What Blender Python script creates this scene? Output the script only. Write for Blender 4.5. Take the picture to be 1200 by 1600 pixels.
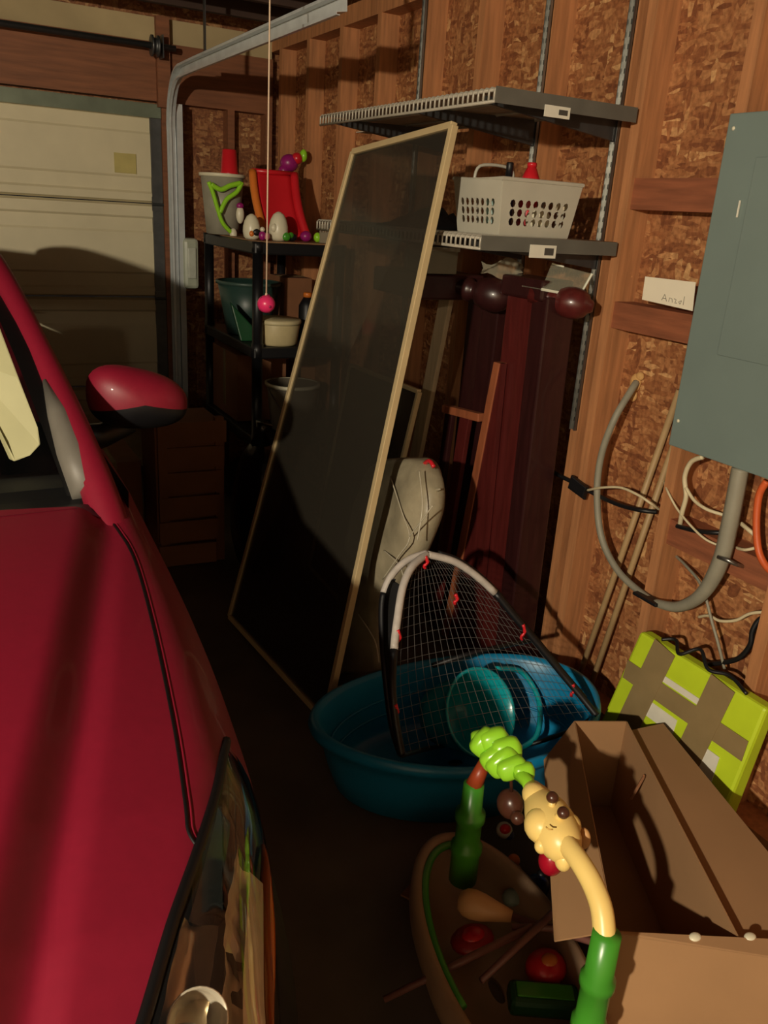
import bpy, bmesh, math, random
import numpy as np
from mathutils import Vector, Matrix
random.seed(7); rng = np.random.default_rng(7)
for o in list(bpy.data.objects): bpy.data.objects.remove(o)
scene = bpy.context.scene
C = scene.collection
# ------------------------------------------------------------------ camera
EYE = Vector((0, 0, 1.62)); FPX = 1284.0
PITCH, ROLL, YAW = math.radians(20.07), math.radians(3.75), math.radians(29.15)
cf = Vector((math.sin(YAW)*math.cos(PITCH), math.cos(YAW)*math.cos(PITCH), -math.sin(PITCH)))
cr0 = Vector((math.cos(YAW), -math.sin(YAW), 0)); cu0 = cr0.cross(cf)
cr_ = cr0*math.cos(ROLL) + cu0*math.sin(ROLL); cu_ = -cr0*math.sin(ROLL) + cu0*math.cos(ROLL)
cam = bpy.data.cameras.new('camera'); camo = bpy.data.objects.new('camera', cam); C.objects.link(camo)
cam.sensor_fit = 'HORIZONTAL'; cam.sensor_width = 36; cam.lens = FPX/1200*36; cam.clip_start = .02
mw = Matrix((cr_, cu_, -cf)).transposed().to_4x4(); mw.translation = EYE; camo.matrix_world = mw
scene.camera = camo
# ------------------------------------------------------------------ world, lamp light, exposure
w = bpy.data.worlds.new('night'); scene.world = w; w.use_nodes = True
w.node_tree.nodes['Background'].inputs[0].default_value = (.02, .022, .03, 1)
w.node_tree.nodes['Background'].inputs[1].default_value = .3
LAMP = Vector((-1.9, -.75, 2.16))
ld = bpy.data.lights.new('bulb_light', 'POINT'); ld.energy = 600; ld.color = (1, .87, .66); ld.shadow_soft_size = .05
lo = bpy.data.objects.new('bulb_light', ld); C.objects.link(lo); lo.location = LAMP
vs_ = scene.view_settings
vs_.view_transform = 'Standard'; vs_.look = 'None'; vs_.gamma = 1; vs_.use_curve_mapping = False; vs_.exposure = 0.0

# ------------------------------------------------------------------ helpers
def at(px, py, ax, val):
    "point of the place that lies on the plane axis=val along the line of sight of a photo pixel"
    d = cr_*((px-600)/FPX) - cu_*((py-800)/FPX) + cf
    return EYE + d*((val-EYE[ax])/d[ax])
def V(*a): return Vector(a)
WL = {}
def lin(c): return tuple(((x/255)/12.92 if x/255 <= .04045 else ((x/255+.055)/1.055)**2.4) for x in c)
MATS = {}
def mat(name, col, rough=.6, metal=0, var=.12, scale=12, bump=0, coat=0, stretch=(1,1,1), trans=0, spec=.5, alpha=1, emit=0):
    if name in MATS: return MATS[name]
    m = bpy.data.materials.new(name); m.use_nodes = True; nt = m.node_tree; N = nt.nodes; L = nt.links
    b = N['Principled BSDF']; c = lin(col)
    b.inputs['Roughness'].default_value = rough; b.inputs['Metallic'].default_value = metal
    b.inputs['Coat Weight'].default_value = coat; b.inputs['Coat Roughness'].default_value = .06
    b.inputs['Specular IOR Level'].default_value = spec
    b.inputs['Transmission Weight'].default_value = trans; b.inputs['Alpha'].default_value = alpha
    if emit: b.inputs['Emission Color'].default_value = (*c, 1); b.inputs['Emission Strength'].default_value = emit
    tc = N.new('ShaderNodeTexCoord'); mp = N.new('ShaderNodeMapping'); mp.inputs['Scale'].default_value = stretch
    nz = N.new('ShaderNodeTexNoise'); nz.inputs['Scale'].default_value = scale; nz.inputs['Detail'].default_value = 5
    L.new(tc.outputs['Object'], mp.inputs['Vector']); L.new(mp.outputs[0], nz.inputs['Vector'])
    rp = N.new('ShaderNodeValToRGB'); L.new(nz.outputs['Fac'], rp.inputs[0])
    rp.color_ramp.elements[0].position = .3; rp.color_ramp.elements[1].position = .72
    rp.color_ramp.elements[0].color = (*[x*(1-var) for x in c], 1); rp.color_ramp.elements[1].color = (*[min(1, x*(1+var)) for x in c], 1)
    L.new(rp.outputs[0], b.inputs['Base Color'])
    if bump:
        bp = N.new('ShaderNodeBump'); bp.inputs['Strength'].default_value = bump; bp.inputs['Distance'].default_value = .01
        L.new(nz.outputs['Fac'], bp.inputs['Height']); L.new(bp.outputs[0], b.inputs['Normal'])
    MATS[name] = m; return m
def osb(name, swap=False, tint=1.0):
    m = bpy.data.materials.new(name); m.use_nodes = True; nt = m.node_tree; N = nt.nodes; L = nt.links
    b = N['Principled BSDF']; b.inputs['Roughness'].default_value = .62
    tc = N.new('ShaderNodeTexCoord'); src = tc.outputs['Object']
    if swap:
        sp = N.new('ShaderNodeSeparateXYZ'); cb = N.new('ShaderNodeCombineXYZ'); L.new(src, sp.inputs[0])
        L.new(sp.outputs[1], cb.inputs[0]); L.new(sp.outputs[0], cb.inputs[1]); L.new(sp.outputs[2], cb.inputs[2]); src = cb.outputs[0]
    wz = N.new('ShaderNodeTexNoise'); wz.inputs['Scale'].default_value = 6; L.new(src, wz.inputs['Vector'])
    ad = N.new('ShaderNodeMixRGB'); ad.blend_type = 'ADD'; ad.inputs[0].default_value = .05; L.new(src, ad.inputs[1]); L.new(wz.outputs['Color'], ad.inputs[2])
    outs = []
    for ang, sc in ((25, (3, 17, 62)), (-35, (3, 60, 19)), (70, (3, 24, 84))):
        mp = N.new('ShaderNodeMapping'); mp.inputs['Rotation'].default_value = (math.radians(ang), 0, 0); mp.inputs['Scale'].default_value = sc
        L.new(ad.outputs[0], mp.inputs['Vector'])
        vo = N.new('ShaderNodeTexVoronoi'); vo.inputs['Scale'].default_value = 1.0; L.new(mp.outputs[0], vo.inputs['Vector'])
        sx = N.new('ShaderNodeSeparateXYZ'); L.new(vo.outputs['Color'], sx.inputs[0]); outs.append((sx.outputs[0], sx.outputs[1]))
    def mixf(a, bb, f):
        mx = N.new('ShaderNodeMixRGB'); L.new(a, mx.inputs[1]); L.new(bb, mx.inputs[2]); L.new(f, mx.inputs[0]); return mx.outputs[0]
    def gt(a, v):
        g = N.new('ShaderNodeMath'); g.operation = 'GREATER_THAN'; L.new(a, g.inputs[0]); g.inputs[1].default_value = v; return g.outputs[0]
    h = mixf(outs[0][0], outs[1][0], gt(outs[1][1], .5)); h = mixf(h, outs[2][0], gt(outs[2][1], .68))
    rp = N.new('ShaderNodeValToRGB'); L.new(h, rp.inputs[0]); e = rp.color_ramp.elements
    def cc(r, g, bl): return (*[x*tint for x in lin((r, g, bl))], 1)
    e[0].position = 0; e[0].color = cc(128, 76, 46); e[1].position = 1; e[1].color = cc(212, 166, 114)
    for p, c in ((.25, cc(154, 98, 60)), (.6, cc(170, 114, 72)), (.9, cc(186, 132, 86))):
        x = e.new(p); x.color = c
    fz = N.new('ShaderNodeTexNoise'); fz.inputs['Scale'].default_value = 70; fz.inputs['Detail'].default_value = 6; L.new(src, fz.inputs['Vector'])
    fr_ = N.new('ShaderNodeValToRGB'); L.new(fz.outputs['Fac'], fr_.inputs[0]); fr_.color_ramp.elements[0].position = .32; fr_.color_ramp.elements[1].position = .68
    fr_.color_ramp.elements[0].color = (.62,.56,.52,1); fr_.color_ramp.elements[1].color = (1.12,1.12,1.1,1)
    ml = N.new('ShaderNodeMixRGB'); ml.blend_type = 'MULTIPLY'; ml.inputs[0].default_value = 1; L.new(rp.outputs[0], ml.inputs[1]); L.new(fr_.outputs[0], ml.inputs[2])
    L.new(ml.outputs[0], b.inputs['Base Color'])
    bp = N.new('ShaderNodeBump'); bp.inputs['Strength'].default_value = .5; bp.inputs['Distance'].default_value = .004
    L.new(h, bp.inputs['Height']); L.new(bp.outputs[0], b.inputs['Normal'])
    return m
def glassy(name, col, opac, rough=.05, gl=.25):
    "thin tinted sheet: light passes, surface shines"
    m = bpy.data.materials.new(name); m.use_nodes = True; nt = m.node_tree; N = nt.nodes; L = nt.links
    out = N['Material Output']; N.remove(N['Principled BSDF'])
    t = N.new('ShaderNodeBsdfTransparent'); d = N.new('ShaderNodeBsdfDiffuse'); d.inputs[0].default_value = (*lin(col), 1)
    g = N.new('ShaderNodeBsdfGlossy'); g.inputs['Roughness'].default_value = rough
    m1 = N.new('ShaderNodeMixShader'); m1.inputs[0].default_value = opac; L.new(t.outputs[0], m1.inputs[1]); L.new(d.outputs[0], m1.inputs[2])
    lw = N.new('ShaderNodeLayerWeight'); lw.inputs[0].default_value = .5
    pw = N.new('ShaderNodeMath'); pw.operation = 'POWER'; pw.inputs[1].default_value = 4; L.new(lw.outputs['Facing'], pw.inputs[0])
    mu = N.new('ShaderNodeMath'); mu.operation = 'MULTIPLY_ADD'; mu.inputs[1].default_value = min(.9, gl*3); mu.inputs[2].default_value = .16*gl; L.new(pw.outputs[0], mu.inputs[0]); mu.use_clamp = True
    m2 = N.new('ShaderNodeMixShader'); L.new(mu.outputs[0], m2.inputs[0]); L.new(m1.outputs[0], m2.inputs[1]); L.new(g.outputs[0], m2.inputs[2])
    L.new(m2.outputs[0], out.inputs[0]); MATS[name] = m; return m

def spline(pts, n=40, closed=False):
    P = [Vector(p) for p in pts]; out = []; k = len(P); seg = k if closed else k-1
    for i in range(n if closed else n+1):
        t = i/n*seg; j = min(int(t), seg-1); f = t-j
        g = (lambda q: P[q % k]) if closed else (lambda q: P[max(0, min(k-1, q))])
        a, b, c, d = g(j-1), g(j), g(j+1), g(j+2)
        out.append(.5*((2*b)+(c-a)*f+(2*a-5*b+4*c-d)*f*f+(3*b-a-3*c+d)*f**3))
    return out
class MB:
    def __init__(s, M=None): s.v = []; s.f = []; s.M = M
    def add(s, vs, fs):
        o = len(s.v); s.v += [(s.M @ Vector(p)) if s.M else Vector(p) for p in vs]; s.f += [tuple(i+o for i in f) for f in fs]; return s
    def hexa(s, p):   # 8 corners: bottom ring 0-3, top ring 4-7
        return s.add(p, [(3,2,1,0),(4,5,6,7),(0,1,5,4),(1,2,6,5),(2,3,7,6),(3,0,4,7)])
    def box(s, lo, hi):
        a, b = lo, hi
        return s.hexa([(a[0],a[1],a[2]),(b[0],a[1],a[2]),(b[0],b[1],a[2]),(a[0],b[1],a[2]),(a[0],a[1],b[2]),(b[0],a[1],b[2]),(b[0],b[1],b[2]),(a[0],b[1],b[2])])
    def bar(s, p0, p1, w, h, up=(0,0,1)):
        p0, p1 = Vector(p0), Vector(p1); d = (p1-p0).normalized(); u = Vector(up)
        sd = d.cross(u).normalized()*w/2; uu = sd.cross(d).normalized()*h/2
        return s.hexa([p0-sd-uu, p0+sd-uu, p1+sd-uu, p1-sd-uu, p0-sd+uu, p0+sd+uu, p1+sd+uu, p1-sd+uu])
    def tube(s, pts, r, n=8, closed=False, cap=True):
        P = [Vector(p) for p in pts]; k = len(P); R = r if hasattr(r, '__len__') else [r]*k
        vs = []; fs = []; nrm = None
        for i in range(k):
            a = P[(i-1) % k] if (closed or i) else P[0]; b = P[(i+1) % k] if (closed or i < k-1) else P[-1]
            t = (b-a); t = t.normalized() if t.length > 1e-9 else Vector((0,0,1))
            if nrm is None:
                nrm = t.cross(Vector((0,0,1))); 
                if nrm.length < 1e-3: nrm = t.cross(Vector((1,0,0)))
            nrm = (nrm - t*nrm.dot(t)); nrm = nrm.normalized(); bi = t.cross(nrm)
            for j in range(n):
                an = 2*math.pi*j/n; vs.append(P[i]+(nrm*math.cos(an)+bi*math.sin(an))*R[i])
        for i in range(k if closed else k-1):
            for j in range(n):
                a = i*n+j; b = i*n+(j+1) % n; c = ((i+1) % k)*n+(j+1) % n; d = ((i+1) % k)*n+j; fs.append((a,b,c,d))
        if cap and not closed: fs.append(tuple(range(n-1,-1,-1))); fs.append(tuple((k-1)*n+j for j in range(n)))
        return s.add(vs, fs)
    def lathe(s, prof, n=24, M=None, cap=True, sx=1, sy=1):
        vs = []; fs = []; k = len(prof)
        for r, z in prof:
            for j in range(n):
                a = 2*math.pi*j/n; p = Vector((r*math.cos(a)*sx, r*math.sin(a)*sy, z)); vs.append(M @ p if M else p)
        for i in range(k-1):
            for j in range(n): fs.append((i*n+j, i*n+(j+1) % n, (i+1)*n+(j+1) % n, (i+1)*n+j))
        if cap: fs.append(tuple(range(n-1,-1,-1))); fs.append(tuple((k-1)*n+j for j in range(n)))
        return s.add(vs, fs)
    def grid(s, rows, closev=False):
        k = len(rows); n = len(rows[0]); vs = [p for r in rows for p in r]; fs = []
        for i in range(k-1):
            for j in range(n if closev else n-1): fs.append((i*n+j, i*n+(j+1) % n, (i+1)*n+(j+1) % n, (i+1)*n+j))
        return s.add(vs, fs)
    def ell(s, c, r, n=16, m=10, M=None):
        prof = [(max(1e-4, math.sin(math.pi*i/m)), -math.cos(math.pi*i/m)) for i in range(m+1)]
        T = Matrix.Translation(c) @ (M or Matrix()) @ Matrix.Diagonal((r[0], r[1], r[2], 1)); return s.lathe(prof, n, T)
    def build(s, name, m, parent=None, smooth=False, bevel=0, solid=0, kind=None, sub=0):
        me = bpy.data.meshes.new(name)
        P = np.array([tuple(v) for v in s.v])
        if parent is not None: org = WL[parent.name]
        else: org = Vector(((P[:,0].min()+P[:,0].max())/2, (P[:,1].min()+P[:,1].max())/2, P[:,2].min()))
        me.from_pydata([tuple(Vector(v)-org) for v in s.v], [], s.f); me.update()
        bm = bmesh.new(); bm.from_mesh(me); bmesh.ops.recalc_face_normals(bm, faces=bm.faces); bm.to_mesh(me); bm.free()
        o = bpy.data.objects.new(name, me); C.objects.link(o); WL[o.name] = Vector(org)
        if parent is not None: o.parent = parent
        else: o.location = org
        me.materials.append(m)
        if smooth:
            for p in me.polygons: p.use_smooth = True
        if solid: md = o.modifiers.new('solid', 'SOLIDIFY'); md.thickness = solid; md.offset = 0
        if bevel:
            md = o.modifiers.new('bevel', 'BEVEL'); md.width = bevel; md.segments = 2; md.limit_method = 'ANGLE'
        if sub: md = o.modifiers.new('sub', 'SUBSURF'); md.levels = sub; md.render_levels = sub
        if kind: o['kind'] = kind
        return o
def tag(o, label, cat, group=None):
    o['label'] = label; o['category'] = cat
    if group: o['group'] = group
    return o
def thing(name, label, cat, loc, group=None):
    o = bpy.data.objects.new(name, None); C.objects.link(o); o.location = loc; o.empty_display_size = .05
    WL[o.name] = Vector(loc); return tag(o, label, cat, group)
def frameM(o, z, x=None):
    "matrix whose local z points along z, placed at o"
    z = Vector(z).normalized(); x = Vector(x) if x else (Vector((0,0,1)) if abs(z.z) < .9 else Vector((1,0,0)))
    y = z.cross(x).normalized(); x = y.cross(z).normalized()
    M = Matrix((x, y, z)).transposed().to_4x4(); M.translation = Vector(o); return M

# ------------------------------------------------------------------ materials
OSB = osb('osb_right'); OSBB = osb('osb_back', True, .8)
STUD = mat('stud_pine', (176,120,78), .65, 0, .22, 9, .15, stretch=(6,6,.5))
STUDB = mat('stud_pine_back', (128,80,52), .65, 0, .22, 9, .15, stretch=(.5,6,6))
BLK = mat('blocking_pine', (140,82,54), .65, 0, .25, 9, .15, stretch=(6,.6,6))
CONC = mat('concrete', (96,84,74), .8, 0, .25, 4, .2)
GYP = mat('old_gypsum', (176,158,120), .9, 0, .15, 3)
CEIL = mat('ceiling_wood', (66,48,40), .9, 0, .2, 5)
WALLP = mat('plain_wall', (196,178,150), .8, 0, .2, 4)
STEEL = mat('galvanised', (150,150,146), .34, .9, .15, 20)
STEELD = mat('dull_steel', (92,94,96), .45, .8, .15, 20)
DOORP = mat('door_paint', (214,204,172), .55, 0, .05, 6)
RED = mat('car_red', (128,18,42), .5, 0, .04, 60, 0, coat=.12)
BLACK = mat('black_plastic', (20,20,23), .45, 0, .15, 20)
RUB = mat('rubber', (10,10,11), .7, 0, .1, 20)
GUN = mat('gasket', (6,5,6), .5, 0, .1, 20)
WIRE = mat('wire_epoxy', (170,164,150), .4, .1, .08, 20)
STICK = mat('sticker', (220,216,200), .7, 0, .05, 30)
INK = mat('ink', (70,66,60), .8, 0, .05, 30)
PANELG = mat('panel_grey', (120,136,132), .42, .1, .05, 5)
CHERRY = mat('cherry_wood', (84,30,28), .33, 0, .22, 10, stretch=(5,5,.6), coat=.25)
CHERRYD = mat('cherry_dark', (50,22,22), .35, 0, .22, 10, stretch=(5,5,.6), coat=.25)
RAW = mat('raw_timber', (150,84,52), .6, 0, .22, 10, stretch=(5,5,.6))
BEIGEW = mat('pale_plank', (186,164,132), .6, 0, .15, 10, stretch=(5,5,.6))
CARD = mat('cardboard', (160,122,84), .85, 0, .06, 5)
CARDD = mat('cardboard_old', (128,84,54), .85, 0, .12, 6)
FRAMEB = mat('frame_beige', (206,184,140), .4, .2, .06, 12)
SCREEN = glassy('dark_glass', (54,50,43), .64, .12, .10)
WS = glassy('windshield', (30,34,34), .12, .03, .25)
WSIDE = glassy('light_block_glass', (14,15,16), .93, .03, .25)  # dark tint added so little light crosses the cabin to the door
LENS = glassy('lens_clear', (120,120,120), .04, .03, .25)
CREAM = mat('cream_plastic', (226,222,170), .5, 0, .04, 10)
CHROME = mat('chrome', (224,214,190), .35, .5, .1, 25)
AMBER = mat('amber', (200,104,30), .2, 0, .1, 20)
BLUE = mat('pool_blue', (18,124,170), .38, 0, .06, 8)
TEAL = mat('teal_plastic', (20,160,170), .25, 0, .06, 8)
LIME = mat('lime_plastic', (150,214,50), .25, 0, .04, 8)
GREEN = mat('green_plastic', (64,140,40), .3, 0, .1, 8)
DGREEN = mat('dark_green_plastic', (24,72,42), .4, 0, .1, 8)
YEL = mat('butter_plastic', (244,212,128), .35, 0, .04, 8)
BROWN = mat('brown_plastic', (74,42,30), .3, 0, .1, 8)
REDP = mat('red_plastic', (205,34,44), .3, 0, .06, 8)
ORANGE = mat('orange_plastic', (214,118,44), .4, 0, .06, 8)
PURP = mat('purple_plastic', (150,30,110), .35, 0, .06, 8)
PINK = mat('pink_plastic', (232,54,112), .3, 0, .06, 20)
WHITEP = mat('white_plastic', (222,216,190), .35, 0, .04, 8)
MILK = mat('milky_plastic', (196,192,176), .35, 0, .06, 8, alpha=.86)
TAPEW = mat('pale_tape', (188,180,172), .5, 0, .15, 30)
NEON = mat('neon_green', (190,214,40), .5, 0, .08, 8)
TAPE = mat('packing_tape', (140,120,84), .22, 0, .1, 10)
CABG = mat('cable_grey', (142,138,122), .55, 0, .1, 15)
CABW = mat('cable_white', (214,200,164), .5, 0, .08, 15)
CABO = mat('cable_orange', (206,92,44), .5, 0, .08, 15)
PVC = mat('pole_beige', (176,146,104), .5, 0, .1, 15)
CORD = mat('cord', (222,196,168), .8, 0, .08, 30)
BAGP = mat('wrap_plastic', (150,140,116), .42, 0, .3, 9, .8)
TAN = mat('tan_wood', (196,150,100), .5, 0, .12, 10)
MAROON = mat('stick_wood', (110,70,62), .5, 0, .12, 10)
NAVY = mat('navy_plastic', (40,52,92), .4, 0, .12, 10)
NETM = mat('net_cord', (92,90,88), .7, 0, .05, 30)

# ------------------------------------------------------------------ the room
XS, XO, YD, ZC = 1.89, 1.98, 5.05, 2.52     # stud faces, sheathing, door wall, ceiling
def struct(o): o['kind'] = 'structure'; return o
struct(MB().box((-4.6,-3.2,-.1), (2.06,5.4,0)).build('floor', CONC))
wr = struct(MB().box((XO,-3.2,0), (XO+.03,5.2,ZC+.14)).build('wall_right', OSB))
ws_ = MB()
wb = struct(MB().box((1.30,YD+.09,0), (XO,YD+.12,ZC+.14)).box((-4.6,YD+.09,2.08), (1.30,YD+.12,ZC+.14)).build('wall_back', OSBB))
struct(MB().box((-4.66,-3.2,0), (-4.6,5.2,ZC+.14)).build('wall_left', WALLP))
struct(MB().box((-4.66,-3.26,0), (2.06,-3.2,ZC+.14)).build('wall_front', WALLP))
ce = struct(MB().box((-4.66,-3.2,ZC+.14), (2.06,5.4,ZC+.18)).build('ceiling', CEIL))
for i in range(22):
    y = -3.0+i*.406
    if y < 5: MB().box((-4.6,y-.02,ZC), (XO,y+.02,ZC+.14)).build('joist', CEIL, ce)
for y in (-2.4,-2.0,-1.6,-1.2,-.79,-.38,.02,.43,.83,1.24,1.648,2.022,2.094,2.49,2.90,3.31,3.72,4.12,4.53,4.93):
    MB().box((XS,y-.019,.04), (XO,y+.019,ZC-.08)).build('stud', STUD, wr)
MB().box((XS,-3.2,0), (XO,5.1,.04)).build('bottom_plate', STUD, wr)
MB().box((XS,-3.2,ZC-.08), (XO,5.1,ZC)).build('top_plate', STUD, wr)
for y0, y1, z0, z1, x0 in ((1.667,2.003,1.671,1.759,XS+.012), (1.667,2.003,1.317,1.398,XS+.008), (1.26,1.629,.72,.80,XS+.012)):
    MB().box((x0,y0,z0), (XO,y1,z1)).build('blocking', BLK, wr)
# door wall framing
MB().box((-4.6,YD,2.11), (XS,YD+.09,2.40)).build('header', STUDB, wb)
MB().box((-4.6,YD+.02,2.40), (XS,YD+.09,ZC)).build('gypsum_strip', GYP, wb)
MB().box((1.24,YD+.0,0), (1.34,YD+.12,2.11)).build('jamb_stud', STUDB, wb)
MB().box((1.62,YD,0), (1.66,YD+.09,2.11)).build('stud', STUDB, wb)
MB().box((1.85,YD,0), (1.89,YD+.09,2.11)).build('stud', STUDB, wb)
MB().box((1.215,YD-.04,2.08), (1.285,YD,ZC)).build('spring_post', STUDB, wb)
# garage door ------------------------------------------------------
gd = bpy.data.objects.new('door_1', None); C.objects.link(gd); gd.location = (-1.0,YD+.1,0); WL['door_1'] = gd.location.copy()
gd['kind'] = 'structure'; gd['label'] = 'cream steel sectional garage door with ribbed panels'
DX0, DX1, DY = -3.6, 1.235, YD+.03
for k in range(4):
    z0 = .005+k*.525; z1 = z0+.52
    prof = [(0,z0),(.03,z0+.012),(.03,z0+.05),(.018,z0+.062),(.018,z0+.13),(.026,z0+.142),(.026,z0+.36),(.018,z0+.372),(.018,z0+.44),(.03,z0+.452),(.03,z1-.012),(0,z1)]
    rows = [[(DX0,DY+.03-d,z) for d, z in prof], [(DX1,DY+.03-d,z) for d, z in prof]]
    b = MB().grid(rows); b.box((DX0,DY+.03,z0), (DX1,DY+.045,z1))
    s = b.build('door_section', DOORP, gd)
    MB().box((DX1-.055,DY-.012,z0+.004), (DX1+.004,DY+.03,z1-.004)).build('end_stile', STEELD, s)
    if k < 3:
        h = MB().box((DX1-.06,DY-.018,z1-.035), (DX1+.0,DY-.01,z1+.04)); h.tube([(DX1-.06,DY-.02,z1),(DX1+.06,DY-.02,z1)], .008, 8); h.build('hinge', STEELD, s)
MB().box((DX0,DY-.035,2.025), (DX1,DY+.0,2.095)).build('top_strut', mat('strut_green', (118,128,112), .4, .4), gd)
lb = [at(178,238,1,DY-.002), at(212,240,1,DY-.002), at(214,272,1,DY-.002), at(180,270,1,DY-.002)]
lb = MB().box((lb[0].x,DY-.004,lb[2].z), (lb[1].x,DY+.002,lb[0].z)).build('warning_label', mat('old_label', (190,176,110), .7), gd)
# torsion tube and bearing plate
tt = thing('torsion_tube', 'dark steel torsion tube running above the garage door', 'rod', (-1,YD-.06,2.36))
MB().tube([(-3.6,YD-.10,2.365),(1.30,YD-.10,2.365)], .016, 10).build('tube', STEELD, tt, True)
MB().lathe([(.03,-.02),(.052,-.02),(.052,-.012),(.04,-.01),(.04,.01),(.052,.012),(.052,.02),(.03,.02)], 20, frameM((1.19,YD-.10,2.365),(1,0,0))).build('cable_drum', STEELD, tt, True)
MB().box((1.225,YD-.13,2.31), (1.231,YD-.045,2.42)).build('bearing_plate', STEELD, tt)
# track: vertical rail, bend, horizontal rail with angle iron
tr = thing('door_track', 'galvanised steel garage door track bending from vertical to overhead', 'track', (1.27,5.0,0))
path = [Vector((1.275,4.985,z)) for z in (.02,.5,1.0,1.5,1.93)]
for i in range(1,9):
    a = math.pi/2*i/8; path.append(Vector((1.275-.02*i/8, 4.985-.30*(1-math.cos(a)), 1.93+.30*math.sin(a))))
path += [Vector((1.255,y,2.232)) for y in (4.4,3.9,3.4,3.0,2.74)]
rows = []
for i, p in enumerate(path):
    t = (path[min(i+1,len(path)-1)]-path[max(i-1,0)]).normalized(); sx = Vector((1,0,0)); n = t.cross(sx).normalized()
    rows.append([p+sx*a+n*b for a, b in ((-.006,.028),(-.018,.028),(-.018,.020),(.016,.024),(.018,-.02),(-.018,-.026),(-.018,-.034),(-.006,-.034))])
MB().grid(rows).build('rail', mat('track_zinc_shine',(206,212,214),.3,.25), tr, False, solid=.003)  # zinc lightened: the rail's shine is put into its base colour
MB().box((1.25,2.74,2.262), (1.285,4.55,2.266)).box((1.281,2.74,2.262), (1.285,4.55,2.285)).build('angle_iron', STEELD, tr)
MB().box((1.298,4.955,0.02), (1.302,5.05,2.1)).box((1.298,4.95,.02), (1.33,4.954,2.1)).build('jamb_angle', MATS['track_zinc_shine'], tr)
for z in (.3,.9,1.5): MB().box((1.27,5.0,z), (1.303,5.05,z+.05)).build('track_bracket', STEELD, tr)
for y in (4.3,2.78): MB().box((1.27,y,2.27), (1.275,y+.03,2.52)).build('hanger_strap', STEELD, tr)

# ------------------------------------------------------------------ car
CX = -.50
car = thing('car', 'red car parked nose-in on the left with its bonnet towards the camera', 'car', (CX,2.5,0))
OUT = np.array([tuple(p)[:2] for p in spline([(0,.16,0),(.35,.18,0),(.55,.24,0),(.68,.36,0),(.742,.50,0),(.773,.64,0),(.80,.73,0),(.832,.83,0),(.862,.93,0),(.888,1.12,0),(.91,1.4,0),(.922,1.8,0),(.925,2.0,0)], 160)])
def ptop(y): return np.interp(y, [.2,.40,.5,.6,.7,.85,1.0,1.2,1.4,1.6,1.8,2.0], [.80,.845,.868,.893,.92,.947,.967,.988,1.005,1.02,1.034,1.045])
def ridge(y): return np.interp(y, [.2,.45,.573,.637,.826,1.04,1.376,1.593,1.8,2], [.46,.49,.511,.528,.586,.647,.731,.786,.82,.85])
def sm(a): a = np.clip(a,0,1); return a*a*(3-2*a)
def surfz(X, y):
    X = np.abs(np.asarray(X, float)); y = np.asarray(y, float); sh = X.shape
    Xf = X.ravel(); yf = y.ravel()
    A = OUT[:-1]; B = OUT[1:]; d2 = np.full(Xf.shape, 9.)
    for a, b in zip(A, B):
        ab = b-a; t = np.clip(((Xf-a[0])*ab[0]+(yf-a[1])*ab[1])/(ab@ab), 0, 1)
        d2 = np.minimum(d2, (Xf-a[0]-t*ab[0])**2+(yf-a[1]-t*ab[1])**2)
    d = np.sqrt(d2).reshape(sh)
    r = ridge(y); q = X-r
    z = ptop(y)-.035*(X/.9)**2
    # raised centre that falls into a valley, then the crease beside it
    z = z+.037*(1-sm((q+.09)/.072))-.022+.15*np.minimum(0,-(np.sqrt((q-.012)**2+.0003)+(q-.012))/2)+.22*np.clip(q+.022,0,.034)
    rr = .125; k = np.clip(1-d/rr, 0, 1)
    zt = z; return zt-(zt-.63)*(1-np.sqrt(np.clip(1-k**2.4, 0, 1)))
SEAM = np.array([tuple(p)[:2] for p in spline([(.775,1.75,0),(.785,1.60,0),(.787,1.47,0),(.768,1.25,0),(.738,1.0,0),(.716,.86,0),(.708,.815,0),(.714,.79,0)], 60)])
HLL = np.array([tuple(p)[:2] for p in spline([(.815,1.0,0),(.765,.885,0),(.713,.79,0),(.657,.698,0),(.61,.617,0),(.57,.55,0),(.55,.50,0)], 40)])
def seamX(y): o = np.argsort(SEAM[:,1]); return np.interp(y, SEAM[o,1], SEAM[o,0])
def hllX(y): o = np.argsort(HLL[:,1]); return np.interp(y, HLL[o,1], HLL[o,0])
def outX(y): return np.interp(y, OUT[:,1], OUT[:,0])
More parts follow.
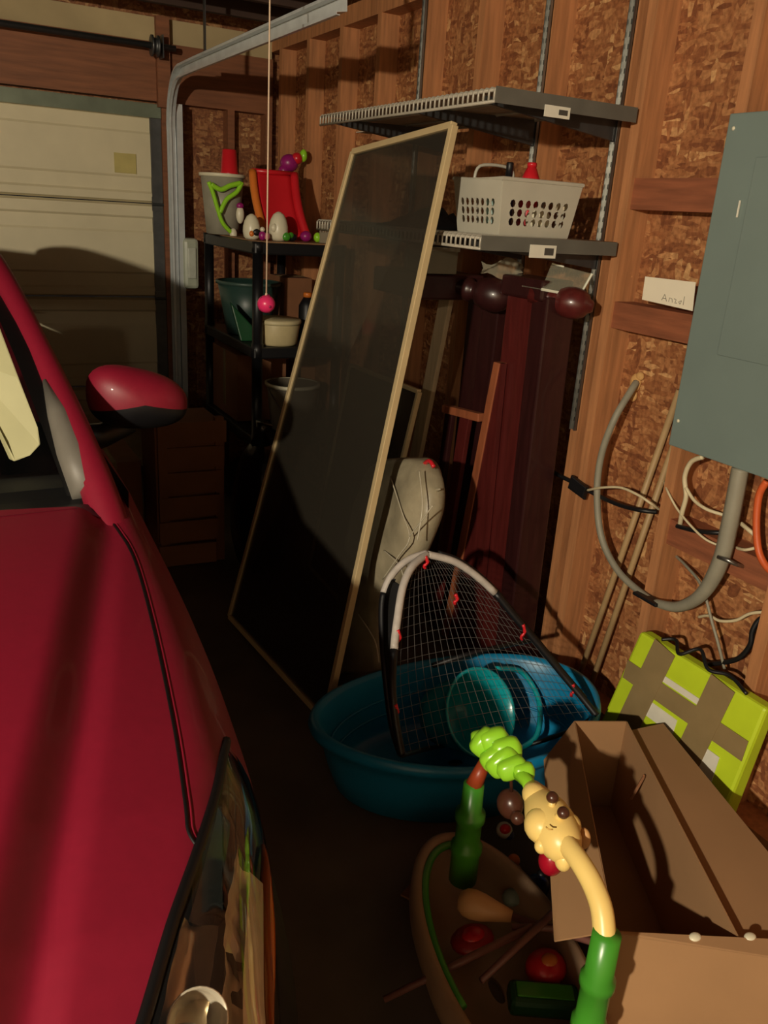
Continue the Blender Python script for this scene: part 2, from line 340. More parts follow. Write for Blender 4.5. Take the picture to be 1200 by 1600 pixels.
def car_front():
    ss = np.concatenate([[0,.004,.01,.018,.028,.04], np.linspace(.05,1,110)])
    Xg = np.zeros((161,len(ss))); Yg = Xg.copy()
    for i in range(161):
        O = OUT[i]; yc = O[1]+.65*(1-sm((O[1]-.22)/1.15)) if O[1] < 1.4 else O[1]
        Xg[i] = O[0]*(1-ss); Yg[i] = O[1]+(yc-O[1])*ss
    Zg = surfz(Xg, Yg); Zg[:,0] = .63
    low = [(.985,.30),(1.0,.42),(1.004,.53)]
    X = np.concatenate([np.stack([OUT[:,0]*k for k, z in low],1), Xg], 1)
    Y = np.concatenate([np.stack([OUT[:,1]+(1-k)*.0 for k, z in low],1), Yg], 1)
    Z = np.concatenate([np.tile([z for k, z in low], (161,1)), Zg], 1)
    hood, fend, bump = [], [], []
    for i in range(160):
        for j in range(X.shape[1]-1):
            xm = X[i:i+2,j:j+2].mean(); ym = Y[i:i+2,j:j+2].mean(); zm = Z[i:i+2,j:j+2].mean()
            if zm > .52 and ym < .985 and xm > hllX(ym)-.001 and ym > .5: continue
            if ym > 1.60+.07*(xm/.775)**2+.02 and xm < .775: continue
            q = ((i,j),(i,j+1),(i+1,j+1),(i+1,j))
            if xm < seamX(max(ym,.79)) and zm > .60 and (ym > .79 or xm < hllX(ym)) and j > 14: hood.append(q)
            elif ym < .80: bump.append(q)
            else: fend.append(q)
    def mk(faces, sides):
        b = MB()
        for sg in sides:
            idx = {}; vs = []; fs = []
            for q in faces:
                t = []
                for k in q:
                    if k not in idx: idx[k] = len(vs); vs.append((CX+sg*X[k], Y[k], Z[k]))
                    t.append(idx[k])
                fs.append(tuple(t) if sg > 0 else tuple(t[::-1]))
            b.add(vs, fs)
        return b
    mk(hood,(1,-1)).build('bonnet', RED, car, True)
    mk(fend,(1,)).build('wing', RED, car, True); mk(fend,(-1,)).build('wing', RED, car, True)
    mk(bump,(1,-1)).build('bumper', RED, car, True)
car_front()
def on_car(poly, sg=1, up=0.0):
    z = surfz(poly[:,0], poly[:,1]); return [Vector((CX+sg*p[0], p[1], zz+up)) for p, zz in zip(poly, z)]
for sg in (1,-1):
    MB().tube(on_car(SEAM, sg, .0), .0026, 6).build('seam_gap', GUN, car, True)
    MB().tube(on_car(SEAM+np.array([.006,0]), sg, -.0008), .0022, 6).build('wing_edge', RED, car, True)
    # headlight: clear lens over a dark bowl with reflectors
    hl = bpy.data.objects.new('headlight', None); C.objects.link(hl); hl.parent = car; hb = Vector((CX+sg*.72,.75,.6)); hl.location = hb-WL[car.name]; WL[hl.name] = hb
    ys = np.linspace(.985,.52,40); rows = []; rin = []
    for y in ys:
        a = hllX(y); b2 = outX(y)-.0005; r_ = []; ri = []
        for k in range(21):
            X = a+(b2-a)*k/20; z = float(surfz(np.array([X]), np.array([y]))[0])
            r_.append((CX+sg*X, y, z+.002)); dep = .075*math.sin(math.pi*min(1,max(0,k/20)))*min(1,(1-y)/.12)+.004
            ri.append((CX+sg*(X-.35*dep), y+.5*dep, z-.85*dep))
        for zz in (.60,.56,.52): r_.append((CX+sg*(b2+.001), y, zz)); ri.append((CX+sg*(b2-.05), y+.02, zz))
        rows.append(r_); rin.append(ri)
    MB().grid(rin).build('housing', mat('lamp_housing', (52,50,48), .3, .3, .2, 18), hl, True)
    MB().grid(rows).build('lens', LENS, hl, True)
    def hp(k, y, dep): # point under the lens
        a = float(hllX(y)); b2 = float(outX(y)); X = a+(b2-a)*k; z = float(surfz(np.array([X]), np.array([y]))[0]); return Vector((CX+sg*(X-.35*dep), y+.45*dep, z-.85*dep))
    MB().tube(on_car(HLL, sg, .000), .0075, 8).build('gasket', GUN, hl, True)
    # faceted reflector panels and a bowl
    rr_ = random.Random(3)
    def patch(k0, k1, y0, y1, dp, nm, m, nk=7, ny=9, am=.012):
        MB().grid([[hp(k0+(k1-k0)*a/nk, y0+(y1-y0)*b_/ny, dp+am*rr_.random()+.02*math.sin(math.pi*a/nk)) for a in range(nk+1)] for b_ in range(ny+1)]).build(nm, m, hl, True)
    patch(.52,.86,.845,.70,.018,'reflector',CHROME); patch(.60,.84,.70,.60,.03,'reflector',CHROME,5,6)
    patch(.18,.5,.72,.60,.030,'reflector',mat('chrome_warm',(206,190,160),.3,.8,.15,20),6,7,.008)
    c = hp(.42,.61,.030); ax = Vector((-.05*sg,-.75,.62)); rad = .032
    MB().lathe([(rad*.28,-.035),(rad*.55,-.03),(rad*.85,-.012),(rad,.006)], 28, frameM(c,ax), False).build('reflector_bowl', CHROME, hl, True, solid=.002)
    c = hp(.36,.57,.03); MB().lathe([(.024,-.02),(.026,.010),(.036,.012),(.038,.0)], 28, frameM(c,(-.05*sg,-.8,.5)), False).build('projector_ring', mat('lamp_silver', (170,160,140), .3, .7), hl, True, solid=.003)
    MB().ell(c, (.024,)*3).build('projector_lens', mat('dark_lens', (20,24,36), .05, 0, coat=1), hl, True)
    MB().tube([hp(.90,y,.012) for y in np.linspace(.93,.62,20)], [.0035+.008*math.sin(math.pi*i/19) for i in range(20)], 8).build('amber_marker', AMBER, hl, True)
    MB().grid([[hp(.74,y,.03), hp(.86,y,.012)] for y in np.linspace(.84,.60,14)]).build('chrome_strip', CHROME, hl, True)
    MB().grid([[hp(.25,y,.045), hp(.5,y,.05)] for y in np.linspace(.90,.72,10)]).build('inner_panel', mat('lamp_dark', (38,34,34), .3, .4), hl, True)
# body sides, cabin
def side_pts(y): # half-profile from sill to belt
    return [(.89,.22),(.905,.34),(.93,.52),(.925,.66),(.915,.80),(.885,.92),(.84,.985)]
def cabin(yv, k): pass
yb = [1.78,2.0,2.5,3.0,3.5,4.0,4.4,4.75,4.95]
wk = [.985,1,1,1,1,1,.985,.95,.90]
for sg in (1,-1):
    rows = [[(CX+sg*a*k, y, z+(.02 if y > 2.2 and z > .9 else 0)) for a, z in side_pts(y)] for y, k in zip(yb, wk)]
    MB().grid(rows).build('door_side', RED, car, True)
    # pillar, roof rail: path of the side glass top edge
    rail = spline([(CX+sg*.79,1.56,.85),(CX+sg*.775,1.76,1.012),(CX+sg*.735,2.05,1.19),(CX+sg*.672,2.45,1.392),(CX+sg*.63,2.75,1.475),(CX+sg*.61,3.2,1.505),(CX+sg*.62,3.8,1.48),(CX+sg*.66,4.3,1.34),(CX+sg*.72,4.6,1.06)], 48)
    bel = [(CX+sg*.84, 1.78+(4.6-1.78)*i/48, 1.0) for i in range(49)]
    MB().tube(rail[:40], [.046-.016*min(1,i/14) for i in range(40)], 10).build('roof_pillar', RED, car, True)
    g = [[Vector(a)*(1-f)+Vector(b)*f for f in (0,.5,1)] for a, b in zip(rail, bel)]
    MB().grid(g[5:]).build('side_window', WSIDE, car, True)
    MB().grid(g[:7]).build('window_corner', BLACK, car, True)
    # door mirror
    mr = bpy.data.objects.new('door_mirror', None); C.objects.link(mr); mr.parent = car
    mc = Vector((CX+sg*.945,2.15,1.113)); mr.location = mc-WL[car.name]; WL[mr.name] = mc
    def shell(f0, f1, col, nm, r0=0, r1=1):
        rows = []
        for i in range(19):
            a = f0+(f1-f0)*i/18; ca, sa = math.cos(a), math.sin(a)
            row = []
            for j in range(13):
                b_ = math.pi/2*(r0+(r1-r0)*j/12)
                ex = .128*math.copysign(abs(ca)**.75, ca); ez = .092*math.copysign(abs(sa)**.8, sa)
                tap = 1-.28*((ex*1)/.128*.5+.5) # outer end lower
                row.append(mc+Vector((sg*ex*math.sin(b_), -.085*math.cos(b_), ez*tap*math.sin(b_)-.018*ex/.128*math.sin(b_)+.012)))
            rows.append(row)
        return MB().grid(rows).build(nm, col, mr, True)
    shell(-.12, math.pi+.35, RED, 'mirror_cap'); shell(math.pi+.35, 2*math.pi-.12, BLACK, 'mirror_base')
    MB().ell(mc+Vector((0,.004,.0)), (.115,.012,.07)).build('mirror_glass', mat('mirror', (160,165,170), .05, 1), mr, True)
    MB().tube(spline([mc+Vector((-sg*.03,.0,-.05)), mc+Vector((-sg*.09,.0,-.085)), mc+Vector((-sg*.17,.0,-.10))],8), [.03,.034,.04], 10) if False else MB().tube([mc+Vector((-sg*.02,0,-.05)), mc+Vector((-sg*.09,0,-.08)), mc+Vector((-sg*.15,0,-.09))], [.028,.032,.04], 10).build('mirror_arm', BLACK, mr, True)
# cowl, windscreen, roof, boot
cow = [(CX+X, 1.64+.07*(abs(X)/.775)**2, 1.028-.02*(X/.775)**2) for X in np.linspace(-.775,.775,25)]
hoode = [(x, y-.04, float(surfz(np.array([x-CX]), np.array([y-.04]))[0])+.001) for x, y, z in cow]
MB().grid([hoode, [(x,y+.06,z-.02) for x,y,z in cow], [(x,y+.12,z+.0) for x,y,z in cow]]).build('cowl', BLACK, car, True)
top = [(CX+X, 2.62+.09*(abs(X)/.65)**2, 1.485-.03*(X/.65)**2) for X in np.linspace(-.64,.64,25)]
wsr = [[Vector(a)*(1-f)+Vector(b)*f+Vector((0,-.05,.05))*math.sin(math.pi*f) for f in np.linspace(0,1,10)] for a, b in zip([(x,y+.08,z-.01) for x,y,z in cow], top)]
MB().grid(wsr).build('windscreen', WS, car, True)
for sg in (1,-1): # black frit and grey rubber along the pillar
    e = wsr[-1] if sg > 0 else wsr[0]
    i2 = wsr[-2] if sg > 0 else wsr[1]
    MB().grid([[Vector(p)+Vector((0,-.004,.004)) for p in e],[Vector(p)+Vector((0,-.004,.004)) for p in i2]]).build('frit', GUN, car, True)
    MB().tube([Vector(p)+Vector((-sg*.018,-.016,.008)) for p in e[:4]], [.040,.038,.026,.006], 10).build('pillar_trim', mat('trim_grey', (104,100,92), .5), car, True)
roof = [[(CX+X, y, z-.05*(X/.65)**2) for X in np.linspace(-.64,.64,17)] for y, z in ((2.64,1.48),(2.9,1.515),(3.3,1.53),(3.7,1.515),(4.0,1.47))]
MB().grid(roof).build('roof', RED, car, True)
rw = [[(CX+X, y, z-.04*(X/.65)**2) for X in np.linspace(-.64,.64,9)] for y, z in ((4.0,1.465),(4.3,1.30),(4.55,1.10))]
MB().grid(rw).build('rear_window', WSIDE, car, True)
MB().grid([[(CX+X, y, z-.03*(X/.85)**2) for X in np.linspace(-.85*k,.85*k,17)] for y, z, k in ((4.52,1.10,1),(4.75,1.08,.98),(4.93,1.0,.93),(4.97,.7,.92),(4.95,.3,.9))]).build('boot_lid', RED, car, True)
MB().grid([[(CX+X,y,z) for X in np.linspace(-.74,.74,9)] for y, z in ((1.74,.985),(1.95,.97),(2.2,.93),(2.32,.80))]).build('dashboard', mat('dash', (24,24,26), .7), car, True)
for sx in (-.38,.38):
    MB().box((CX+sx-.22,3.0,.45), (CX+sx+.22,3.15,1.12)).build('seat', mat('seat_cloth', (34,33,34), .9), car, bevel=.04)
    MB().box((CX+sx-.12,3.02,1.14), (CX+sx+.12,3.12,1.32)).build('headrest', MATS['seat_cloth'], car, bevel=.04)
for sg in (1,-1):
    for y in (1.18,3.85):
        wh = bpy.data.objects.new('wheel', None); C.objects.link(wh); wh.parent = car; wc = Vector((CX+sg*.80,y,.32)); wh.location = wc-WL[car.name]; WL[wh.name] = wc
        MB().lathe([(.20,-.10),(.29,-.10),(.318,-.07),(.32,0),(.318,.07),(.29,.10),(.20,.10)], 32, frameM(wc,(sg,0,0))).build('tyre', RUB, wh, True)
        MB().lathe([(.03,.105),(.06,.10),(.07,.085),(.19,.09),(.205,.10)], 24, frameM(wc,(sg,0,0))).build('rim', STEELD, wh, True)
MB().box((CX-.70,.75,.25), (CX+.70,1.5,.55)).box((CX-.86,1.6,.2), (CX+.86,4.8,.34)).build('underbody', GUN, car)
# windscreen shade lying behind the glass
a, b = at(-160,470,1,2.25), at(62,700,1,2.08)
sh = thing('sunshade', 'pale cream folded sunshade standing behind the car windscreen', 'sunshade', (0.03,2.15,.96))
q = [at(-30,505,1,2.28), at(-2,505,1,2.28), at(30,590,1,2.22), at(60,668,1,2.18), at(64,695,1,2.17), at(48,712,1,2.16), at(22,722,1,2.16), at(8,690,1,2.17), at(-60,560,1,2.25)]
bm_ = MB(); n = len(q); bm_.add([p for p in q]+[p+Vector((-.01,.025,.0)) for p in q], [tuple(range(n)), tuple(range(2*n-1,n-1,-1))]+[(i,(i+1)%n,n+(i+1)%n,n+i) for i in range(n)])
bm_.build('shade_panel', CREAM, sh, bevel=.004)
# ------------------------------------------------------------------ right wall: shelf hardware
for i, (y, z0, lab) in enumerate(((2.094,.96,'slotted metal shelf standard on the stud nearest the electrical panel'), (2.49,.96,'slotted metal shelf standard in the middle, behind the white basket'), (3.31,1.0,'slotted metal shelf standard farthest from the electrical panel'))):
    s = thing('shelf_standard', lab, 'shelf standard', (XS-.006,y,z0), 'shelf standards')
    x1 = XS; b = MB()
    b.box((x1-.004,y-.0125,z0), (x1-.001,y+.0125,2.44)); b.box((x1-.014,y-.0125,z0), (x1-.001,y-.0105,2.44)); b.box((x1-.014,y+.0105,z0), (x1-.001,y+.0125,2.44))
    b.build('channel', STEEL, s)
    b = MB()
    z = z0+.03
    while z < 2.42:
        b.box((x1-.0046,y-.005,z), (x1-.0038,y-.002,z+.014)).box((x1-.0046,y+.002,z), (x1-.0038,y+.005,z+.014)); z += .032
    b.build('slots', GUN, s, kind='stuff')
def wire_shelf(zt, label, stickers):
    s = thing('wire_shelf', label, 'shelf', (1.63,2.58,zt-.06), 'wire shelves on the stud wall')
    x0, x1, y0, y1 = 1.372, 1.872, 2.01, 3.15
    b = MB(); n = 46
    for i in range(n):
        y = y0+(y1-y0)*i/(n-1)
        b.tube([(x1,y,zt),(x0+.006,y,zt),(x0,y,zt-.006),(x0,y,zt-.034)], .0034, 6)
    b.build('deck_wires', WIRE, s, True, kind='stuff')
    for x, z in ((x0+.001,zt-.034),(x0+.004,zt-.006),(x0+.17,zt-.006),(x0+.34,zt-.006),(x1,zt-.006)):
        MB().tube([(x,y0-.004,z),(x,y1+.004,z)], .0045, 8).build('long_rod', WIRE, s, True)
    for y in (2.094,2.49,3.31):
        if y > 3.2: y = 3.10
        b = MB(); pts = [(x0+.03,zt-.012),(x0+.03,zt-.028),(1.884,zt-.085),(1.884,zt-.004)]
        b.add([(x,y-.006,z) for x,z in pts]+[(x,y+.006,z) for x,z in pts], [(0,1,2,3),(7,6,5,4),(0,4,5,1),(1,5,6,2),(2,6,7,3),(3,7,4,0)])
        b.build('bracket', STEELD, s)
    # end plate closing the near end of the shelf
    MB().box((x0,y0-.008,zt-.038), (x1,y0-.004,zt+.002)).build('end_plate', mat('end_grey',(96,94,86),.5), s)
    for (ax, av, px0, py0, px1, py1) in stickers:
        if ax == 1:
            p, q = at(px0,py0,1,y0-.0095), at(px1,py1,1,y0-.0095)
            st = MB().box((p.x,y0-.011,min(p.z,q.z)), (q.x,y0-.0082,max(p.z,q.z))).build('sticker', STICK, s)
            MB().box((p.x+(q.x-p.x)*.55,y0-.0118,min(p.z,q.z)+.008), (q.x-(q.x-p.x)*.1,y0-.0108,max(p.z,q.z)-.008)).build('barcode', INK, st)
        else:
            p, q = at(px0,py0,2,zt-.012), at(px1,py1,2,zt-.012)
            c = (p+q)/2
            st = MB().box((c.x-.035,c.y-.05,zt-.013), (c.x+.035,c.y+.05,zt-.0105)).build('sticker', STICK, s)
            MB().box((c.x-.02,c.y-.03,zt-.0142), (c.x+.02,c.y+.01,zt-.0128)).build('barcode', INK, st)
    return s
wire_shelf(1.945, 'upper wire shelf, empty, above the leaning dark framed panel', ((1,0,852,163,889,187),(2,0,735,182,762,192),(2,0,562,202,588,212)))
wire_shelf(1.572, 'lower wire shelf carrying the perforated basket', ((1,0,829,382,867,404),))

# basket with holes
def basket():
    x0, x1, y0, y1, z0, z1 = 1.452, 1.742, 2.045, 2.30, 1.577, 1.725
    s = thing('storage_basket', 'milky white perforated plastic basket on the lower wire shelf', 'basket', ((x0+x1)/2,(y0+y1)/2,z0))
    def wall(p00, p10, p11, p01, nu, nv):
        "panel of staggered diamond holes"
        P = lambda u, v: (p00*(1-u)+p10*u)*(1-v)+(p01*(1-u)+p11*u)*v
        b = MB()
        for j in range(nv):
            for i in range(nu):
                u0, u1, v0, v1 = i/nu, (i+1)/nu, j/nv, (j+1)/nv; c = [(u0,v0),(u1,v0),(u1,v1),(u0,v1)]
                if j in (0, nv-1, nv-2) or i in (0, nu-1): b.add([P(*q) for q in c], [(0,1,2,3)]); continue
                um, vm = (u0+u1)/2, (v0+v1)/2; hu, hv = (u1-u0)*.38, (v1-v0)*.46
                o8 = [(u0,v0),(um,v0),(u1,v0),(u1,vm),(u1,v1),(um,v1),(u0,v1),(u0,vm)]
                h8 = [(um+hu*math.cos(a), vm+hv*math.sin(a)) for a in [math.radians(d) for d in (225,270,315,0,45,90,135,180)]]
                b.add([P(*q) for q in o8+h8], [(k,(k+1)%8,8+(k+1)%8,8+k) for k in range(8)])
        return b
    i = .018
    A, B, Cc, D = V(x0+i,y0+i,z0), V(x1-i,y0+i,z0), V(x1-i,y1-i,z0), V(x0+i,y1-i,z0)
    E, F, G, H = V(x0,y0,z1), V(x1,y0,z1), V(x1,y1,z1), V(x0,y1,z1)
    for p in ((A,B,F,E,10),(B,Cc,G,F,9),(Cc,D,H,G,10),(D,A,E,H,9)):
        wall(p[0],p[1],p[2],p[3],p[4],6).build('side_wall', MILK, s, solid=.003)
    MB().add([A,B,Cc,D],[(0,1,2,3)]).build('bottom', MILK, s, solid=.004)
    MB().tube([E+V(0,0,.002),F+V(0,0,.002),G+V(0,0,.002),H+V(0,0,.002)], .006, 8, True).build('rim', MILK, s)
    hd = [V(x0+.07,y1-.004,z1), V(x0+.09,y1-.004,z1+.045), V(x1-.09,y1-.004,z1+.045), V(x1-.07,y1-.004,z1)]
    MB().tube(spline(hd,16), .005, 8).build('handle', MILK, s, True)
basket()
def bottle(name, label, c, h, r, mbody, mcap, capf=.2):
    s = thing(name, label, 'bottle', c)
    MB().lathe([(r*.9,0),(r,.01),(r,h*(1-capf)*.8),(r*.45,h*(1-capf))], 20, Matrix.Translation(c)).build('body', mbody, s, True)
    MB().lathe([(r*.5,h*(1-capf)),(r*.5,h-.004),(r*.42,h)], 20, Matrix.Translation(c)).build('cap', mcap, s, True)
    return s
bottle('red_bottle','red bottle standing up in the white basket', V(1.665,2.20,1.582), .205, .030, REDP, REDP, .06)
bottle('dark_bottle','dark bottle standing beside the red bottle in the basket', V(1.59,2.21,1.582), .20, .022, NAVY, BLACK)
bottle('pale_bottle','pale teal bottle lying low at the left end of the basket', V(1.515,2.16,1.582), .13, .032, mat('pale_teal',(140,170,164),.4), WHITEP)
tag(MB().ell(V(1.645,2.115,1.622), (.038,.038,.038)).build('white_ball', WHITEP, smooth=True), 'small white ball behind the front holes of the basket', 'ball')
pk = thing('plastic_pouch', 'glossy folded plastic pouch poking over the basket front rim', 'pouch', (1.69,2.10,1.66))
MB().grid([[V(1.672+.018*j+.006*i,2.085+.01*math.sin(3*i+j)+.008*i,1.655+.026*i) for j in range(4)] for i in range(4)]).build('pouch_sheet', mat('pouch',(210,196,170),.15), pk, solid=.004)
cl = thing('dark_cloth', 'crumpled dark cloth on the lower wire shelf left of the basket', 'cloth', (1.45,2.52,1.577))
rows = []
for i in range(13):
    rows.append([V(1.39+.022*i, 2.38+.03*j, 1.578+.05*math.sin(math.pi*i/12)*math.sin(math.pi*j/10)*(1+.4*math.sin(2.1*i+1.3*j))) for j in range(11)])
MB().grid(rows).build('cloth_sheet', mat('dark_cloth',(30,30,36),.9,0,.3,10,.4), cl, True, solid=.006)

# electrical panel
ep = thing('electrical_panel', 'grey steel electrical panel with a hinged door on the stud wall', 'electrical panel', (1.85,1.42,1.05))
PY0, PY1, PZ0, PZ1 = 1.235, 1.618, 1.042, 1.903
MB().box((1.835,PY0+.012,PZ0+.012), (1.90,PY1-.012,PZ1-.012)).build('enclosure', STEELD, ep)
MB().box((1.82,PY0,PZ0), (1.835,PY1,PZ1)).build('cover', PANELG, ep, bevel=.003)
d = MB().box((1.8155,PY0+.05,1.318), (1.8215,PY1-.108,1.80)).build('hinged_door', PANELG, ep, bevel=.002)
MB().box((1.8135,1.529,1.66), (1.8165,1.533,1.70)).build('latch_mark', STICK, d)
for y, z in ((PY1-.02,PZ1-.035),(PY1-.02,PZ0+.075),(PY0+.02,PZ1-.035),(PY0+.02,PZ0+.075)):
    MB().lathe([(.005,0),(.005,.002),(.002,.003)], 10, frameM((1.82,y,z),(-1,0,0))).build('screw', WHITEP, ep, True)

# paper note across the stud bay
nt_ = thing('paper_note', 'white paper note with faint handwriting pinned left of the electrical panel', 'note', (1.887,1.787,1.412))
q = [at(1008,432,0,1.886), at(1087,441,0,1.886), at(1082,486,0,1.886), at(1003,468,0,1.886)]
MB().hexa([q[3]+V(.001,0,0),q[2]+V(.001,0,0),q[2],q[3],q[0]+V(.001,0,0),q[1]+V(.001,0,0),q[1],q[0]]).build('sheet', mat('paper',(236,226,204),.8,0,.03), nt_)
def note(u, v): return (q[0]*(1-u)+q[1]*u)*(1-v)+(q[3]*(1-u)+q[2]*u)*v+V(-.0012,0,0)
ink = MB()
for st in ([(.40,.85),(.45,.6),(.50,.85)],[(.42,.76),(.48,.76)],[(.54,.85),(.55,.7),(.60,.72),(.61,.85)],[(.64,.70),(.68,.72),(.66,.86),(.70,.84)],[(.76,.86),(.73,.78),(.78,.72),(.77,.84)],[(.83,.55),(.82,.86)]):
    ink.tube([note(*p) for p in st], .0008, 4)
ink.build('handwriting', INK, nt_)

# cables under the panel
def cable(name, label, pts, r, m, n=40, ends=None, x=None, cat='cable'):
    P = spline(pts, n); return tag(MB().tube(P, r, 8).build(name, m, smooth=True), label, cat)
def W(px, py, x): return at(px, py, 0, x)
cable('service_cable', 'grey service cable looping from a sealed hole down to the black clip', [W(994,598,1.962),W(985,612,1.93),W(960,655,1.876),W(940,710,1.872),(W(933,770,1.872)),W(940,840,1.872),W(968,895,1.872),W(1015,937,1.868)], .0115, CABG)
cable('thick_conduit', 'thick grey flexible conduit curving up into the electrical panel bottom', [W(1024,942,1.865),W(1060,948,1.862),W(1097,928,1.858),W(1125,880,1.855),W(1140,820,1.852),W(1150,770,1.85),W(1157,732,1.85)], [.013+.010*min(1,i/18) for i in range(41)], CABG)
fm = thing('foam_seal', 'pale lump of sealing foam where the grey cable leaves the wall', 'foam', W(995,600,1.965))
MB().ell(W(993,598,1.972), (.012,.022,.03)).ell(W(990,618,1.972), (.01,.014,.02)).ell(W(1000,588,1.972), (.01,.016,.014)).build('foam_blob', mat('foam',(206,160,100),.8,0,.15,30,.6), fm, True)
cl_ = tag(MB().bar(W(891,752,1.884), W(917,771,1.884), .052, .010, (1,0,0)).bar(W(893,752,1.872), W(915,770,1.872), .042, .016, (1,0,0)).build('cable_clip', BLACK, bevel=.003), 'black cable clip on the stud below the shelf standard end', 'clip', 'black cable clips')
tag(MB().box(W(1031,948,1.86)-V(.02,0,0), W(1003,921,1.88)).build('cable_clip', BLACK, bevel=.003), 'black cable clip at the bottom of the grey cable loop', 'clip', 'black cable clips')
cable('black_cable', 'black cable crossing the studs through the upper black clip', [W(848,728,1.93),W(872,742,1.882),W(900,756,1.878),W(930,772,1.884),(W(965,788,1.874)),W(1000,797,1.868),W(1026,800,1.90)], .0075, BLACK)
cable('white_cable', 'white cable arching over the black cable beside the grey loop', [W(918,766,1.875),W(940,762,1.85),W(970,762,1.848),W(998,774,1.848),W(1016,786,1.86),W(1030,796,1.91)], .0042, CABW)
cable('white_cable', 'fat pale cable bending out of the left of the panel bottom', [W(1098,714,1.86),W(1080,722,1.868),W(1070,745,1.874),W(1072,775,1.876),W(1066,800,1.88),W(1062,822,1.90)], .0072, CABW)
cable('white_cable', 'thin pale cable running from the fat pale cable to the conduit', [W(1072,762,1.872),W(1085,782,1.87),W(1105,796,1.87),W(1132,805,1.89)], .005, CABW)
cable('white_cable', 'thin white cable slanting across the stud under the panel', [W(1037,750,1.97),W(1042,765,1.885),W(1058,795,1.882),W(1080,822,1.87),W(1103,843,1.868),W(1128,854,1.89)], .0035, CABW)
cable('black_cable', 'short black cable above the wood blocking under the panel', [W(1058,822,1.89),W(1085,829,1.88),W(1112,832,1.88),W(1135,832,1.90)], .007, BLACK)
cable('grey_wire', 'thin grey wire hanging down behind the thick conduit', [W(1053,866,1.97),W(1070,882,1.93),W(1092,908,1.90),W(1103,935,1.89),W(1112,970,1.89),(W(1122,1005,1.89)),W(1132,1045,1.90)], .0045, CABG)
cable('pale_cable', 'pale sagging cable low on the wall under the conduit', [W(1092,964,1.93),W(1108,962,1.91),W(1125,970,1.90),W(1150,969,1.90),W(1175,958,1.90),W(1215,956,1.90)], .0045, CABW)
cable('black_cable', 'black cable looping down above the neon green parcel', [W(1215,966,1.92),W(1190,966,1.91),W(1176,985,1.90),W(1172,1008,1.90),W(1155,1028,1.90),W(1132,1035,1.90),W(1105,1038,1.90)], .0075, BLACK)
cable('orange_cable', 'orange cable dropping down right of the thick conduit', [W(1198,752,1.88),W(1186,775,1.88),W(1182,820,1.88),W(1186,862,1.88),W(1200,888,1.88),W(1220,900,1.88)], .010, CABO)
cable('white_cable', 'short white cable right of the conduit near the orange cable', [W(1158,818,1.90),W(1170,828,1.89),W(1182,838,1.90)], .006, CABW)
cable('white_cable', 'lower short white cable between the conduit and the orange cable', [W(1150,856,1.91),W(1165,859,1.89),W(1185,855,1.90)], .0045, CABW)
cs = thing('conduit_strap', 'small metal strap holding the thick grey conduit', 'strap', W(1135,875,1.88))
MB().tube([W(1122,870,1.832),W(1138,876,1.83),W(1150,882,1.85),W(1160,885,1.90)], .006, 6).build('strap_band', STEEL, cs, True)
# two poles leaning into the wall
for (a, b2, lab) in (((1062,610),(903,1062),'pale thin pole leaning on the wall, left of a pair'), ((1072,640),(922,1075),'pale thin pole leaning on the wall, right of a pair')):
    p0, p1 = W(*b2,1.93), W(*a,1.962)
    d = (p0-p1); p0 = p0+d*((0.0-p0.z)/d.z); 
    tag(MB().tube([p0,p1], .0105, 10).build('thin_pole', PVC, smooth=True), lab, 'pole', 'pair of thin poles')
# ------------------------------------------------------------------ black shelving unit and toys
su = thing('shelving_unit', 'black plastic four-tier shelving unit in the far corner', 'shelving unit', (1.62,4.29,0))
UX0, UX1, UY0, UY1 = 1.37, 1.85, 3.87, 4.72
for x in (UX0+.025, UX1-.025):
    for y in (UY0+.025, UY1-.025):
        MB().lathe([(.026,0),(.026,.42),(.03,.42),(.03,.5),(.026,.5),(.026,.90),(.03,.90),(.03,.97),(.026,.97),(.026,1.40),(.03,1.40),(.03,1.448)], 14, Matrix.Translation((x,y,0))).build('post', BLACK, su, True)
for z in (.08,.47,.93,1.425):
    sh_ = MB().box((UX0,UY0,z-.035), (UX1,UY1,z+.02)).build('shelf_board', BLACK, su, bevel=.008)
MB().box((UX0+.02,UY0+.02,1.4455), (UX1-.02,UY1-.02,1.4505)).build('top_liner', mat('liner',(150,112,78),.7), su)
ZT = 1.4515
def pot(name, label, cat, c, r0, r1, h, m, rimm=None, n=28, sx=1, sy=1):
    s = thing(name, label, cat, c); T = Matrix.Translation(c)
    MB().lathe([(r0*.9,0),(r0,.004),(r1,h),(r1-.006,h),(r0-.006,.01),(.001,.01)], n, T, False, sx, sy).build('shell', m, s, True)
    MB().lathe([(r1-.004,h-.012),(r1+.008,h-.012),(r1+.009,h+.004),(r1-.004,h+.005)], n, T, False, sx, sy).build('rim', rimm or m, s, True)
    return s
def on_y(px, py, y): return at(px, py, 1, y)
c = on_y(348,372,4.50); c.z = ZT
pb = pot('toy_bin', 'grey tapered toy bin with white rim and green vine decoration', 'bin', c, .085, .112, .295, mat('bin_grey',(150,146,130),.4), WHITEP)
vm = MB()
def vb(px, py, d=0): return on_y(px, py, 4.372+d)
def on_bin(a, z, k=1.03): return on_y(348+44*a, 372-90*z/.295, 4.372)
vm.tube(spline([vb(326,284),vb(333,302),vb(340,326),vb(349,350),vb(368,369)],20), [.011]*21, 8)
vm.tube(spline([vb(378,285),vb(370,300),vb(354,312),vb(344,332)],20), .012, 8)
vm.tube(spline([vb(330,288),vb(345,296),vb(360,290),vb(376,286)],20), .013, 8)
vm.build('vine', LIME, pb, True)
MB().ell(on_bin(.62,.12,1.05), (.022,.018,.045)).build('white_petal', WHITEP, pb, True)
